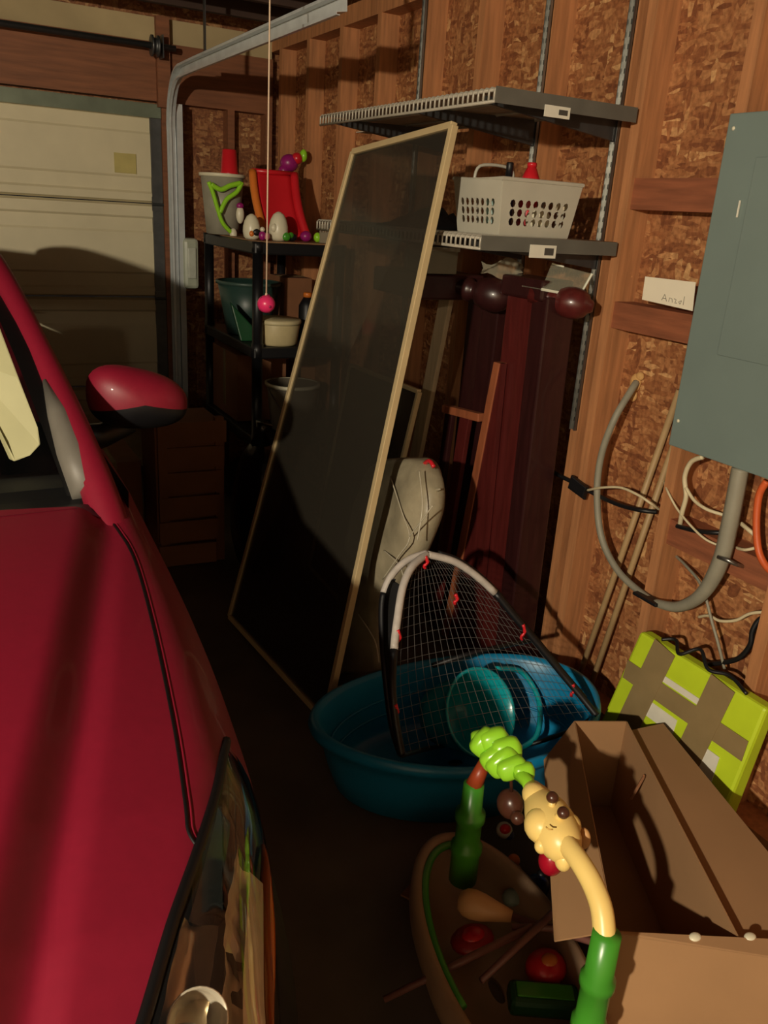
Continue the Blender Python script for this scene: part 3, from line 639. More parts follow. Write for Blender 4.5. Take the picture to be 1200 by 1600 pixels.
MB().ell(on_bin(.62,.165,1.05), (.02,.016,.016)).build('purple_cap', PURP, pb, True)
MB().ell(on_bin(.38,.02,1.08), (.02,.018,.03)).build('white_petal', WHITEP, pb, True)
# contents top: a lid so the cup has a seat
MB().lathe([(.001,.288),(.104,.288),(.104,.294),(.001,.294)], 24, Matrix.Translation(c), False).build('lid', mat('bin_lid',(120,130,110),.5), pb, True)
cc_ = c+V(.028,-.03,.2965)
s = thing('red_cup', 'red tapered plastic cup upside down on the grey toy bin', 'cup', cc_)
MB().lathe([(.046,0),(.048,.008),(.045,.012),(.036,.118),(.030,.122),(.001,.122)], 24, Matrix.Translation(cc_), False).build('cup_body', REDP, s, True)
# red toy slide: curved chute with rails
sl = thing('toy_slide', 'red and orange plastic toy slide chute on the shelving unit top', 'toy', on_y(425,370,4.2))
yb_ = 4.22
def chute(u, t):  # u across, t up
    p = on_y(390+62*t*0+ (0), 0, yb_) if False else None
    base = on_y(432+ (u-.5)*52 + 18*(1-t)**2.2, 368, yb_-.10*(1-t)); base.z = ZT+.004+.315*t
    base.y += .06*t; return base
rows = [[chute(u,t)+V(0,.012*math.sin(math.pi*u),0) for u in np.linspace(0,1,9)] for t in np.linspace(0,1,14)]
MB().grid(rows).build('chute', REDP, sl, True, solid=.006)
MB().tube([chute(1.10,t)+V(0,-.012,0) for t in np.linspace(0,1,14)], [.022]*14, 10).build('side_rail', REDP, sl, True)
MB().tube([chute(-.13,t)+V(0,-.008,0) for t in np.linspace(.12,1,14)], [.020]*14, 10).build('side_rail', ORANGE, sl, True)
MB().tube([chute(-.13,.99)+V(0,.0,.004), chute(1.1,.99)+V(0,0,.004)], .012, 10).build('top_bar', REDP, sl, True)
MB().tube([chute(.2,.92)+V(0,.02,0), V(chute(.2,.92).x,chute(.2,.92).y+.14,ZT+.002)], .012, 8).tube([chute(.8,.92)+V(0,.02,0), V(chute(.8,.92).x,chute(.8,.92).y+.14,ZT+.002)], .012, 8).build('prop_leg', REDP, sl, True)
def egg(px, py, y, r, h, label):
    c = on_y(px,py,y); c.z = ZT; s = thing('egg_toy', label, 'toy', c, 'white egg toys')
    prof = [(r*math.sin(math.pi*min(1,.18+.82*i/10))*(1-.12*i/10), h*(1-math.cos(math.pi*(i/10)))/2) for i in range(11)]
    prof = [(r*.62,0),(r*.9,h*.1),(r,h*.3),(r*.97,h*.5),(r*.82,h*.72),(r*.55,h*.9),(r*.2,h*.985),(.001,h)]
    MB().lathe(prof, 22, Matrix.Translation(c)).build('shell', WHITEP, s, True); return s, c
s, c1 = egg(393,370,4.02,.042,.118,'white egg-shaped toy with dark beak at the left of two')
MB().ell(c1+V(.012,-.038,.035), (.02,.012,.016)).build('beak', BLACK, s, True); MB().ell(c1+V(-.012,-.036,.028), (.012,.01,.014)).build('cheek', ORANGE, s, True)
s, c2 = egg(435,368,4.00,.048,.135,'taller white egg-shaped toy with green foot at the right of two')
MB().ell(c2+V(.026,-.042,.022), (.022,.014,.02)).build('foot', GREEN, s, True); MB().ell(c2+V(-.034,-.03,.06), (.016,.012,.02)).build('wing', WHITEP, s, True)
def blob(name, label, px, py, y, r, m, cat='toy', z=ZT, extra=()):
    c = on_y(px,py,y); c.z = z; s = thing(name, label, cat, c)
    MB().ell(c+V(0,0,r[2]), r).build('body', m, s, True)
    for (off, rr, mm, nm) in extra: MB().ell(c+V(*off), rr).build(nm, mm, s, True)
    return s
blob('small_figure','tiny purple and pink figure between the two white egg toys',410,370,3.96,(.018,.016,.022),PURP,extra=(((.02,-.01,.02),(.014,.012,.018),mat('dusty_pink',(190,120,130),.5),'arm'),((0,0,.05),(.012,.012,.012),WHITEP,'head')))
blob('purple_ball','purple knob toy on the shelving unit beside the leaning panel',478,372,4.02,(.03,.028,.026),PURP)
blob('lime_ball','small lime green knob toy next to the purple one',496,374,4.00,(.02,.02,.024),LIME)
blob('dark_toy','small black and green toy at the foot of the red slide',456,370,3.98,(.026,.02,.02),BLACK,extra=(((-.01,-.014,.03),(.014,.01,.014),GREEN,'green_lump'),))
# purple flower toy on a stalk behind the slide
fc = on_y(452,258,4.45); fb = V(fc.x,fc.y,ZT)
s = thing('flower_toy', 'purple and lime toy bird head on a stalk above the red slide', 'toy', fb)
MB().tube(spline([fb, fb+V(-.01,0,.18), fc+V(-.005,0,-.03)],12), .014, 8).build('stalk', PURP, s, True)
MB().ell(fc+V(0,0,.01), (.05,.045,.045)).build('head', PURP, s, True); MB().ell(fc+V(.035,-.02,.035), (.03,.03,.03)).build('cheek', REDP, s, True)
MB().ell(fc+V(.072,-.02,.052), (.020,.024,.032)).build('beak', LIME, s, True); MB().ell(fc+V(-.03,0,-.03), (.03,.03,.03)).build('collar', PURP, s, True)
# grey comb toy
cb = on_y(508,374,3.98); cb.z = ZT
s = thing('toy_fork', 'grey fork-shaped toy standing at the shelf edge beside the leaning panel', 'toy', cb)
b = MB().box(cb+V(-.03,-.006,0), cb+V(.03,.006,.05))
for i in range(5): b.box(cb+V(-.03+.0135*i,-.005,.05), cb+V(-.0235+.0135*i,.005,.09))
b.build('prongs', mat('fork_grey',(150,140,120),.5), s)
# second tier
Z2 = .952
c = on_y(388,520,4.35); c.z = Z2
pot('green_pot','dark green plastic plant pot on the second shelf', 'plant pot', c, .115, .165, .27, mat('pot_teal',(40,64,58),.4), mat('pot_rim',(60,80,72),.4))
c = on_y(378,522,4.10); c.z = Z2
s = thing('green_wedge', 'bright green plastic scoop leaning against the dark pot', 'scoop', c)
b = MB(); a_ = [c+V(-.06,0,.19), c+V(-.015,-.03,0), c+V(.06,-.03,0), c+V(.055,-.02,.07)]
b.add([*a_, *[p+V(.01,.05,0) for p in a_]], [(0,1,2,3),(7,6,5,4),(0,4,5,1),(1,5,6,2),(2,6,7,3),(3,7,4,0)]); b.build('scoop_body', DGREEN, s, bevel=.006)
c = on_y(432,532,3.99); c.z = Z2
s = thing('cream_tub', 'cream plastic tub with lid on the second shelf, behind the post', 'tub', c)
MB().lathe([(.10,0),(.105,.01),(.118,.105),(.116,.11)], 28, Matrix.Translation(c)).build('tub_body', mat('cream_tub',(200,184,140),.5), s, True)
MB().lathe([(.122,.104),(.124,.112),(.124,.122),(.118,.127),(.001,.127)], 28, Matrix.Translation(c)).build('tub_lid', mat('cream_lid',(206,192,150),.5), s, True)
for (px,py,y,h,lab,col) in ((470,505,4.25,.30,'brown cardboard carton at the back of the second shelf',CARDD),):
    c = V(1.705,4.38,Z2); s = thing('carton', lab, 'box', c)
    MB().box(c+V(-.02,-.1,0), c+V(.14,.14,.3)).build('carton_body', CARDD, s, bevel=.003); MB().box(c+V(-.02,.01,.3), c+V(.14,.03,.302)).build('tape_strip', TAPE, s)
bottle('dark_jar','dark bottle with orange cap at the back of the second shelf', V(1.76,4.14,Z2), .24, .045, BLACK, ORANGE, .1)
# third tier
Z3 = .492
c = on_y(455,690,4.02); c.z = Z3
s = pot('bucket','grey bucket with white rim on the third shelf', 'bucket', c, .11, .138, .245, mat('bucket_grey',(120,112,98),.5), WHITEP)
MB().tube(spline([c+V(-.14,0,.235), c+V(-.10,-.1,.13), c+V(0,-.15,.09), c+V(.1,-.1,.13), c+V(.14,0,.235)],20), .003, 6).build('bail', STEEL, s, True)
s = thing('carton', 'tall brown cardboard carton on the third shelf, left end', 'box', (1.48,4.45,Z3))
MB().box((1.40,4.22,Z3), (1.68,4.66,Z3+.36)).build('carton_body', CARDD, s, bevel=.003)
MB().box((1.398,4.42,Z3+.05), (1.4005,4.46,Z3+.36)).build('tape_strip', TAPE, s)
c = V(1.60,4.05,Z3)
# white plastic case hung on the jamb
q0, q1 = on_y(287,372,4.93), on_y(312,452,4.93)
s = thing('wall_case', 'pale translucent plastic case mounted on the door jamb beside the black shelving', 'case', ((q0.x+q1.x)/2,4.96,q1.z))
MB().box((q0.x,4.93,q1.z), (q1.x,5.045,q0.z)).build('case_body', mat('pale_case',(176,182,164),.25), s, bevel=.02)
MB().box((q0.x+.02,4.918,q1.z+.06), (q1.x-.02,4.932,q0.z-.05)).build('case_cover', mat('pale_cover',(196,200,186),.2), s, bevel=.006)

# ------------------------------------------------------------------ tall dark framed panel leaning on the upper shelf
BL, BR, TR, TL = at(360,963,2,.012), at(509,1125,2,.05), at(709,196,0,1.362), at(553,238,0,1.375)
pn = thing('framed_panel', 'tall dark glass panel in a thin beige frame leaning on the wire shelves', 'panel', (BL+BR)/2)
nn = (BR-BL).cross(TL-BL).normalized()
def pin(u, v): return (BL*(1-u)+BR*u)*(1-v)+(TL*(1-u)+TR*u)*v
for (a, b2) in ((BL,TL),(BR,TR),(BL,BR),(TL,TR)):
    MB().bar(a,b2,.020,.022,nn).build('frame_rail', FRAMEB, pn, bevel=.002)
MB().hexa([pin(0,0)-nn*.002,pin(1,0)-nn*.002,pin(1,1)-nn*.002,pin(0,1)-nn*.002,pin(0,0)+nn*.002,pin(1,0)+nn*.002,pin(1,1)+nn*.002,pin(0,1)+nn*.002]).build('pane', SCREEN, pn)
# shorter one behind
p2 = thing('framed_panel', 'shorter dark glass panel behind the tall one, its pale edge above the wrapped bundle', 'panel', (1.5,2.6,0))
a, b2 = at(655,612,0,1.50), at(606,815,0,1.46); dd = (b2-a); b2 = a+dd*((0.012-a.z)/dd.z)
a3, b3 = a+V(.03,.62,-.02), b2+V(.03,.62,0)
n2 = (b2-a).cross(a3-a).normalized()
for (s0, s1) in ((a,b2),(a3,b3),(a,a3),(b2,b3)): MB().bar(s0,s1,.016,.018,n2).build('frame_rail', FRAMEB, p2, bevel=.002)
MB().hexa([a-n2*.002,b2-n2*.002,b3-n2*.002,a3-n2*.002,a+n2*.002,b2+n2*.002,b3+n2*.002,a3+n2*.002]).build('pane', SCREEN, p2)

# ------------------------------------------------------------------ bed parts stood on end against the wall
def finial(M, s, m1, m2, k=1.0, nm='bun_foot'):
    MB().lathe([(r*k*.88,z*k*1.3) for r, z in ((.030,-.05),(.032,-.01),(.044,0),(.046,.012),(.036,.02),(.034,.028),(.050,.036),(.062,.055),(.066,.075),(.062,.098),(.048,.116),(.030,.124),(.026,.13),(.018,.136),(.001,.136))], 28, M).build(nm, m1, s, True)
hb_ = thing('bed_headboard', 'glossy cherry headboard stood on end against the wall, nearest its bun foot', 'headboard', (1.76,2.15,0))
MB().hexa([V(1.735,2.36,.0),V(1.735,2.13,0),V(1.77,2.13,0),V(1.77,2.36,0),V(1.70,2.30,1.43),V(1.70,2.11,1.43),V(1.735,2.11,1.43),V(1.735,2.30,1.43)]).build('panel_board', CHERRY, hb_, bevel=.004)
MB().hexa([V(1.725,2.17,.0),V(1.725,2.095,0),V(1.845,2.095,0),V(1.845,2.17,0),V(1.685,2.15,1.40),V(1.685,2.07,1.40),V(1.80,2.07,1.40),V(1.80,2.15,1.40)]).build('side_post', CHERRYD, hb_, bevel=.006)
MB().hexa([V(1.70,2.50,.0),V(1.70,2.455,0),V(1.735,2.455,0),V(1.735,2.50,0),V(1.675,2.305,1.16),V(1.675,2.27,1.16),V(1.71,2.27,1.16),V(1.71,2.305,1.16)]).build('raw_edge_strip', RAW, hb_, bevel=.003)
MB().hexa([V(1.705,2.46,.0),V(1.705,2.27,0),V(1.73,2.27,0),V(1.73,2.46,0),V(1.68,2.28,1.16),V(1.68,2.26,1.16),V(1.70,2.26,1.16),V(1.70,2.28,1.16)]).build('inner_board', CHERRY, hb_)
MB().box((1.675,2.09,1.385), (1.80,2.31,1.45)).build('top_rail', CHERRYD, hb_, bevel=.008)
finial(frameM((1.715,2.115,1.395),(.66,-.74,-.10)), hb_, CHERRY, CHERRY, .85)
fb_ = thing('bed_footboard', 'darker footboard behind the headboard with its bun foot under the shelf', 'footboard', (1.72,2.6,0))
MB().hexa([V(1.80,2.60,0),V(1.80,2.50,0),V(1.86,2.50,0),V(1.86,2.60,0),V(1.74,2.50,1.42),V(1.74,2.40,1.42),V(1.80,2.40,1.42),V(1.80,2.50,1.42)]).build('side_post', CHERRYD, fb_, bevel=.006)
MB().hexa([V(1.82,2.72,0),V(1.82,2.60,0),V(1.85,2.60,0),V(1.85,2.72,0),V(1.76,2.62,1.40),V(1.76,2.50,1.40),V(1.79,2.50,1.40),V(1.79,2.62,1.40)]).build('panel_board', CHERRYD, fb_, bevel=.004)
MB().bar((1.70,2.62,.922),(1.70,2.375,.945),.03,.03).build('cross_rail', RAW, fb_, bevel=.003)
MB().hexa([V(1.70,2.60,.0),V(1.70,2.55,0),V(1.72,2.55,0),V(1.72,2.60,0),V(1.69,2.50,.93),V(1.69,2.44,.93),V(1.71,2.44,.93),V(1.71,2.50,.93)]).build('slat', CHERRY, fb_, bevel=.003)
MB().hexa([V(1.715,2.70,.0),V(1.715,2.66,0),V(1.735,2.66,0),V(1.735,2.70,0),V(1.695,2.61,.93),V(1.695,2.56,.93),V(1.715,2.56,.93),V(1.715,2.61,.93)]).build('slat', CHERRYD, fb_, bevel=.003)
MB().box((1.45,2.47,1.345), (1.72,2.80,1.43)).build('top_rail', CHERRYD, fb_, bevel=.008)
finial(frameM((1.64,2.46,1.385),(.55,-.8,-.10)), fb_, CHERRYD, RAW, 1.0)
MB().lathe([(.02,0),(.016,.012),(.001,.014)], 14, frameM(V(1.64,2.46,1.385)+V(.55,-.8,-.10).normalized()*.170,(.55,-.8,-.10))).build('foot_tip', TAN, fb_, True)
pl = thing('pale_plank', 'pale narrow plank standing between the dark panel and the footboard', 'plank', (1.74,2.75,0))
p0, p1 = at(703,440,0,1.69), at(672,600,0,1.69)
dd = (p1-p0); p1 = p0+dd*((.002-p0.z)/dd.z)
MB().bar(p1,p0,.07,.02,(1,0,0)).build('plank_board', BEIGEW, pl, bevel=.002)
# things kept under the lower shelf
bx_ = thing('grey_carton', 'small grey carton tucked under the lower wire shelf beside the dark panel', 'box', (1.50,2.45,1.4))
c0, c1_ = at(672,386,1,2.46), at(714,422,1,2.46)
MB().box((c0.x,2.46,1.432), (c1_.x,2.60,1.515)).build('carton_body', mat('grey_card',(124,118,100),.7), bx_, bevel=.003)
MB().box((c0.x-.004,2.455,1.505), (c1_.x+.004,2.60,1.519)).build('carton_lid', mat('grey_card2',(138,130,112),.7), bx_, bevel=.002)
tr_ = thing('clear_tray', 'clear plastic tray with bright white edges resting on the headboard top', 'tray', (1.80,2.20,1.452))
TRM = glassy('clear_tray', (170,170,150), .25, .1, .2)
q = [at(846,452,1,2.09), at(905,463,1,2.06), at(925,428,1,2.06), at(862,412,1,2.12)]
qb = [p+V(.0,.10,.0) for p in q]
MB().add([*q], [(0,1,2,3)]).build('tray_face', TRM, tr_, solid=.003)
MB().tube([q[0],q[1],q[2]], .0045, 6).tube([q[3], q[3]*.7+q[2]*.3], .003, 6).build('tray_edge', mat('bright_edge',(230,232,214),.3), tr_)
MB().add([q[0],q[1],qb[1],qb[0]],[(0,1,2,3)]).build('tray_bottom', TRM, tr_, solid=.003)
rg = thing('plastic_film', 'crumpled translucent plastic film hanging below the lower wire shelf', 'plastic film', (1.62,2.3,1.43))
rows = []
for i in range(9):
    rows.append([at(752+8*i+3*math.sin(j*1.7), 408+6*j+6*math.sin(i*.9+j), 1, 2.34+.012*math.sin(i*1.3+j*2.1)) for j in range(5)])
MB().grid(rows).build('film_sheet', glassy('film', (190,184,160), .45, .2, .2), rg, True)

# plastic-wrapped bundle between panel and bed
wb_ = thing('wrapped_bundle', 'lumpy bundle wrapped in wrinkled clear plastic behind the tall panel', 'bundle', (1.33,2.42,0))
prow = [(716,612,660),(722,596,670),(738,580,679),(765,570,684),(800,560,681),(840,552,668),(875,545,652),(905,540,630),(930,536,612),(955,532,606),(990,528,602),(1020,524,600),(1048,520,597)]
rows = []
for k, (py, pl_, pr_) in enumerate(prow):
    t = k/(len(prow)-1); xx = 1.345-.145*(py-716)/332
    a_, b_ = at(pl_,py,0,xx), at(pr_,py,0,xx); c_ = (a_+b_)/2; h_ = (a_-b_)/2; h_.x = 0
    th = .075*math.sin(math.pi*min(1,.10+.9*t))**.5*(1-.25*math.exp(-((t-.66)/.08)**2)) if k < len(prow)-1 else .05
    row = []
    for j in range(36):
        a = 2*math.pi*j/36; ca, sa = math.cos(a), math.sin(a); wv = 1+.05*math.sin(5*a+9*t)+.05*math.sin(9*a-17*t)+.03*math.sin(15*a+31*t)
        p_ = c_+h_*math.copysign(abs(ca)**.7,ca)+V(-1,0,0)*th*wv*math.copysign(abs(sa)**.8,sa); p_.z = max(p_.z,.003); row.append(p_)
    rows.append(row)
rows = [[Vector(p) for p in r] for r in zip(*[spline(col, 48) for col in zip(*rows)])]
b = MB().grid(rows, True); n = len(b.v); b.f.append(tuple(range(35,-1,-1))); b.f.append(tuple(n-36+j for j in range(36)))
b.build('wrapped_body', BAGP, wb_, True)
for pts in ([(610,745),(628,800),(640,840),(622,870),(598,905)],[(640,838),(660,812),(676,790)],[(655,735),(660,790),(652,845)],[(560,960),(585,1000),(592,1035)],[(600,860),(625,885),(632,915)]):
    MB().tube(spline([at(px,py,0,1.345-.145*(py-716)/332-.074) for px, py in pts],16), .0022, 5).build('plastic_crease', mat('crease',(190,182,160),.3), wb_, True)
MB().tube(spline([at(662,726,0,1.33), at(671,720,0,1.325), at(678,730,0,1.325)],6), .007, 6).build('red_tie', REDP, wb_, True)
MB().tube([at(674,768,0,1.32), at(688,764,0,1.32)], [.012,.003], 6).build('knot', BAGP, wb_, True)
# ------------------------------------------------------------------ paddling pool with goal net
PC, PA, PB, PR = V(1.29,1.75,0), .468, .293, -.125
def pe(a, k, z):
    x, y = PA*k*math.cos(a), PB*k*math.sin(a); return V(PC.x+math.cos(PR)*x-math.sin(PR)*y, PC.y+math.sin(PR)*x+math.cos(PR)*y, z)
pool = thing('paddling_pool', 'blue plastic paddling pool squashed oval on the garage floor', 'paddling pool', PC)
prof = [(.05,.012),(.6,.010),(.78,.012),(.81,.03),(.86,.10),(.90,.165),(.935,.21),(.965,.226),(1.0,.222),(1.012,.205),(1.0,.190),(.965,.188),(.925,.15),(.885,.08),(.83,.004),(.78,.0),(.05,.0)]
MB().grid([[pe(2*math.pi*j/72, k*(1+.012*math.sin(3*2*math.pi*j/72)), z+(.012*math.sin(2*2*math.pi*j/72+.6) if z > .15 else 0)) for j in range(72)] for k, z in prof], True).build('pool_shell', BLUE, pool, True)
for z, k in ((.07,.842),(.12,.872)):
    MB().tube([pe(2*math.pi*j/60, k-.002, z) for j in range(60)], .004, 6, True).build('moulded_rib', BLUE, pool, True)
# teal bucket lying on its side in the pool
tb = thing('toy_bucket', 'teal toy bucket lying on its side inside the paddling pool', 'bucket', (1.27,1.72,.02))
m0 = at(750,1113,2,.20); ax = V(.15,-.80,.52).normalized(); M = frameM(m0,ax) @ Matrix.Diagonal((1.08,1.08,.85,1))
MB().lathe([(.02,-.235),(.07,-.232),(.088,-.22),(.098,-.16),(.112,-.05),(.122,0),(.128,.006),(.126,.012),(.118,.008),(.106,-.05),(.094,-.15),(.08,-.21),(.001,-.214)], 36, M, False).build('bucket_shell', TEAL, tb, True)
MB().tube(spline([at(775,1045,2,.26), at(815,1050,2,.20), at(842,1095,2,.13), at(838,1150,2,.09), at(800,1175,2,.10)],24), .009, 8).build('handle', TEAL, tb, True)
oc = at(686,1066,2,.10)
s = thing('orange_block', 'small tan block leaning on the teal bucket', 'toy block', V(oc.x,oc.y,.015))
MB(frameM(V(oc.x,oc.y,.06),(.3,.2,1))).box((-.03,-.012,-.045),(.03,.012,.045)).build('block_body', ORANGE, s, bevel=.004)

gl = thing('pop_up_goal', 'black and white pop-up goal net standing in the blue pool', 'goal net', (1.2,1.65,.03))
pk_ = at(667,866,1,1.86)
lf = [at(667,866,1,1.86), at(645,884,1,1.82), at(630,915,1,1.78), at(622,960,1,1.73), at(616,1010,1,1.68), at(613,1070,1,1.62), at(618,1125,1,1.575), at(628,1180,1,1.54)]
rt = [at(667,866,1,1.86), at(715,880,1,1.84), at(765,918,1,1.80), at(806,966,1,1.75), at(845,1012,1,1.70), at(880,1055,1,1.65), at(908,1088,1,1.60), at(932,1118,1,1.55)]
bk = [at(667,864,1,1.862), at(635,876,1,1.86), at(610,902,1,1.85), at(598,935,1,1.83), at(597,985,1,1.78), at(602,1050,1,1.70), at(612,1130,1,1.62), at(626,1178,1,1.55)]
LF, RT, BK = spline(lf,48), spline(rt,48), spline(bk,48)
MB().tube(LF[:29], .0115, 8).build('white_sleeve', TAPEW, gl, True); MB().tube(LF[28:], .011, 8).build('frame_hoop', BLACK, gl, True)
MB().tube(RT[:16], .0115, 8).build('white_sleeve', TAPEW, gl, True); MB().tube(RT[15:], .011, 8).build('frame_hoop', BLACK, gl, True)
MB().tube(BK[:20], .0105, 8).build('white_sleeve', TAPEW, gl, True); MB().tube(BK[19:], .010, 8).build('frame_hoop', BLACK, gl, True)
MB().tube([p+V(.008,.012,.006) for p in RT[3:44]], .007, 6).build('rear_hoop', BLACK, gl, True)
MB().grid([[a, b2, (a+b2)/2+V(.01,.02,0)] for a, b2 in zip(LF[14:], BK[14:])]).build('side_fabric', mat('black_fabric',(18,16,20),.9), gl, True)
bt = spline([LF[-1], at(700,1165,2,.04), at(800,1168,2,.06), at(880,1146,2,.14), RT[-1]], 40)
MB().tube(bt, .007, 8).build('base_rod', BLACK, gl, True)
MB().tube([at(676,1040,1,1.80), at(745,1018,1,1.80), at(832,1000,1,1.78)], .008, 8).build('brace_rod', BLACK, gl, True)
# net: cords between hoop sides, sagging back
net = MB(); NU, NV = 24, 22
def netp(u, v):
    i = v*48; a = LF[min(48,int(i))]; b2 = RT[min(48,int(i))]; j = min(48,int(i)+1); f = i-int(i)
    a = a*(1-f)+LF[j]*f; b2 = b2*(1-f)+RT[j]*f
    return a*(1-u)+b2*u+V(.05,.09,-.01)*math.sin(math.pi*u)*math.sin(math.pi*min(1,v*.9+.05))
for j in range(1,NV): net.tube([netp(u,j/NV) for u in np.linspace(0,1,25)], .0006, 4, cap=False)
for i in range(1,NU): net.tube([netp(i/NU,v) for v in np.linspace(.02,1,25)], .0006, 4, cap=False)
net.build('netting', NETM, gl, kind='stuff')
for (p, L) in ((LF[2],.035),(LF[24],.05),(LF[38],.05),(RT[22],.05),(RT[37],.04),(netp(.5,.38),.03)):
    MB().tube(spline([p+V(0,-.008,.004), p+V(.006,-.014,-L*.4), p+V(-.004,-.012,-L*.7), p+V(.004,-.01,-L)],10), [.006,.006,.005,.006,.004,.005,.005,.004,.005,.004,.003], 6).build('red_tie', REDP, gl, True)

# ------------------------------------------------------------------ open cardboard box
cbx = thing('open_carton', 'large open cardboard box with flaps folded out, right foreground', 'box', (1.35,1.1,0))
ZB = .30; FLc, FRc, NRc, NLc = V(1.475,1.46,ZB), V(1.615,1.40,ZB), V(1.285,.735,ZB), V(1.065,.855,ZB)
def fl(p): return V(p.x,p.y,.002)
def sheet(a, b2, c, d, nm, m=CARD, t=.004):
    return MB().add([a,b2,c,d],[(0,1,2,3)]).build(nm, m, cbx, solid=t)
sheet(FLc,FRc,fl(FRc),fl(FLc),'far_wall'); sheet(FRc,NRc,fl(NRc),fl(FRc),'right_wall'); sheet(NRc,NLc,fl(NLc),fl(NRc),'near_wall'); sheet(NLc,FLc,fl(FLc),fl(NLc),'left_wall')
sheet(*[fl(p)+V(0,0,.002) for p in (FLc,FRc,NRc,NLc)],'bottom')
lo1 = at(850,1188,2,.235); lo2 = V(.985,.93,.235)
sheet(FLc, NLc, lo2, lo1, 'left_flap')
sheet(FRc+V(.007,-.002,-.034), NRc+V(.007,.002,-.034), V(1.50,.62,.262), at(1036,1131,2,.262), 'right_flap')
NX = NRc+V(.16,-.09,0)
sheet(NLc+V(0,-.004,-.004), NX, NX+V(-.03,-.05,-.27), NLc+V(-.03,-.05,-.27), 'near_flap')
sheet(NLc+V(0,-.004,.002), NX+V(0,0,.006), NX+V(-.022,-.05,-.002), NLc+V(-.003,-.006,0), 'near_lip')
sheet(FLc, FRc, FRc+V(.0,.012,-.10), FLc+V(-.005,.012,-.10), 'far_flap')
MB().hexa([at(1004,1214,2,.27), at(1007,1216,2,.27), at(988,1250,2,.20), at(984,1248,2,.20), *[p+V(.006,.004,.004) for p in (at(1004,1214,2,.27), at(1007,1216,2,.27), at(988,1250,2,.20), at(984,1248,2,.20))]]).build('tab', CARDD, cbx)
for px in (1086,1172):
    p = at(px,1464,2,ZB+.004); MB().ell(p, (.014,.010,.006)).build('tape_scrap', WHITEP, cbx, True)

# ------------------------------------------------------------------ neon parcel on the wall side
pc = thing('neon_parcel', 'neon green parcel bound with brown tape leaning on the wall', 'parcel', (1.83,1.36,0))
TLp, TRp = at(1000,986,0,1.815), at(1198,1108,0,1.815)
dz = -.46; BLp = at(940,1122,0,1.775); BRp = at(1143,1243,0,1.775)
dl = (BLp-TLp); BLp = TLp+dl*((.004-TLp.z)/dl.z); dr = (BRp-TRp); BRp = TRp+dr*((.004-TRp.z)/dr.z)
npn = (BLp-TLp).cross(TRp-TLp).normalized(); 
if npn.x > 0: npn = -npn
def pf(u, v, h=0): return (TLp*(1-u)+TRp*u)*(1-v)+(BLp*(1-u)+BRp*u)*v+npn*h
MB().hexa([pf(0,1,-.065),pf(1,1,-.065),pf(1,1),pf(0,1),pf(0,0,-.05),pf(1,0,-.05),pf(1,0),pf(0,0)]).build('parcel_body', NEON, pc, bevel=.01)
def strip(u0, v0, u1, v1, w, nm, m, h=.0015, along='v', jag=0):
    a, b2 = pf(u0,v0,h), pf(u1,v1,h); MB().bar(a,b2,w,.002,npn).build(nm, m, pc)
strip(.02,.30,.98,.30,.062,'tape_strip',TAPE,.004); 
strip(.235,0,.20,.95,.085,'tape_strip',TAPE,.006); strip(.70,0,.66,.95,.085,'tape_strip',TAPE,.006)
strip(.31,.20,.62,.20,.020,'paper_label',STICK,.003); strip(.28,.45,.52,.45,.05,'paper_label',STICK,.003); strip(.74,.52,.86,.52,.08,'paper_label',STICK,.003)
cable('black_strap', 'black cord draped along the top edge of the neon green parcel', [pf(.18,-.03,.0),pf(.25,-.06,-.02),pf(.36,-.02,.012),pf(.45,-.10,-.01),pf(.58,-.03,.008),pf(.7,-.05,-.01),pf(.86,-.02,.004)], .0055, BLACK)

# ------------------------------------------------------------------ baby play toy in its oval tray
TC, TA, TBm, TRot = V(.94,1.03,0), .34, .145, math.radians(78)
def te(a, k, z, dk=0):
    x, y = (TA*k+dk)*math.cos(a), (TBm*k+dk)*math.sin(a); return V(TC.x+math.cos(TRot)*x-math.sin(TRot)*y, TC.y+math.sin(TRot)*x+math.cos(TRot)*y, z)
ty = thing('baby_play_gym', 'baby play gym with giraffe arch over an oval tray of toys', 'toy', TC)
MB().grid([[te(2*math.pi*j/60,k,z,dk) for j in range(60)] for k, z, dk in ((.1,.012,0),(.9,.012,0),(.95,.05,0),(.98,.11,0),(.99,.135,.004),(1,.138,.016),(1,.13,.028),(1,.09,.03),(1,.03,.012),(.95,.002,0),(.1,.002,0))], True).build('tray', mat('tray_beige',(150,122,96),.5), ty, True)
MB().tube([te(a,.965,.125) for a in np.linspace(-.4,1.9,30)], .010, 8).build('green_edge', GREEN, ty, True)
nb, ft = at(947,1466,2,.42), V(.985,1.255,.40)
MB().lathe([(.030,0),(.030,.09),(.034,.10),(.034,.115),(.028,.125),(.028,.20),(.033,.21),(.033,.225),(.027,.235),(.026,.33)], 18, Matrix.Translation((nb.x,nb.y,.10))).build('bamboo_post', GREEN, ty, True)
MB().lathe([(.034,0),(.034,.08),(.038,.09),(.038,.105),(.030,.115),(.030,.17),(.036,.18),(.036,.20),(.026,.21),(.024,.28)], 18, Matrix.Translation((ft.x,ft.y,.11))).build('bamboo_post', GREEN, ty, True)
zq = .46
neck = spline([V(nb.x,nb.y,.405), at(941,1425,2,.445), at(928,1386,2,.467), at(908,1350,2,.482), at(883,1315,2,.485), at(868,1290,2,.48)], 24)
MB().tube(neck, [.0215-.002*i/24 for i in range(25)], 14).build('neck', YEL, ty, True)
hd = bpy.data.objects.new('head', None)
hc = at(860,1285,2,.485); e0 = at(832,1232,2,.475); e1 = at(895,1322,2,.49)
hx = (e0-e1).normalized()
def hp2(px, py, z=.50): return at(px,py,2,z)
rows = []
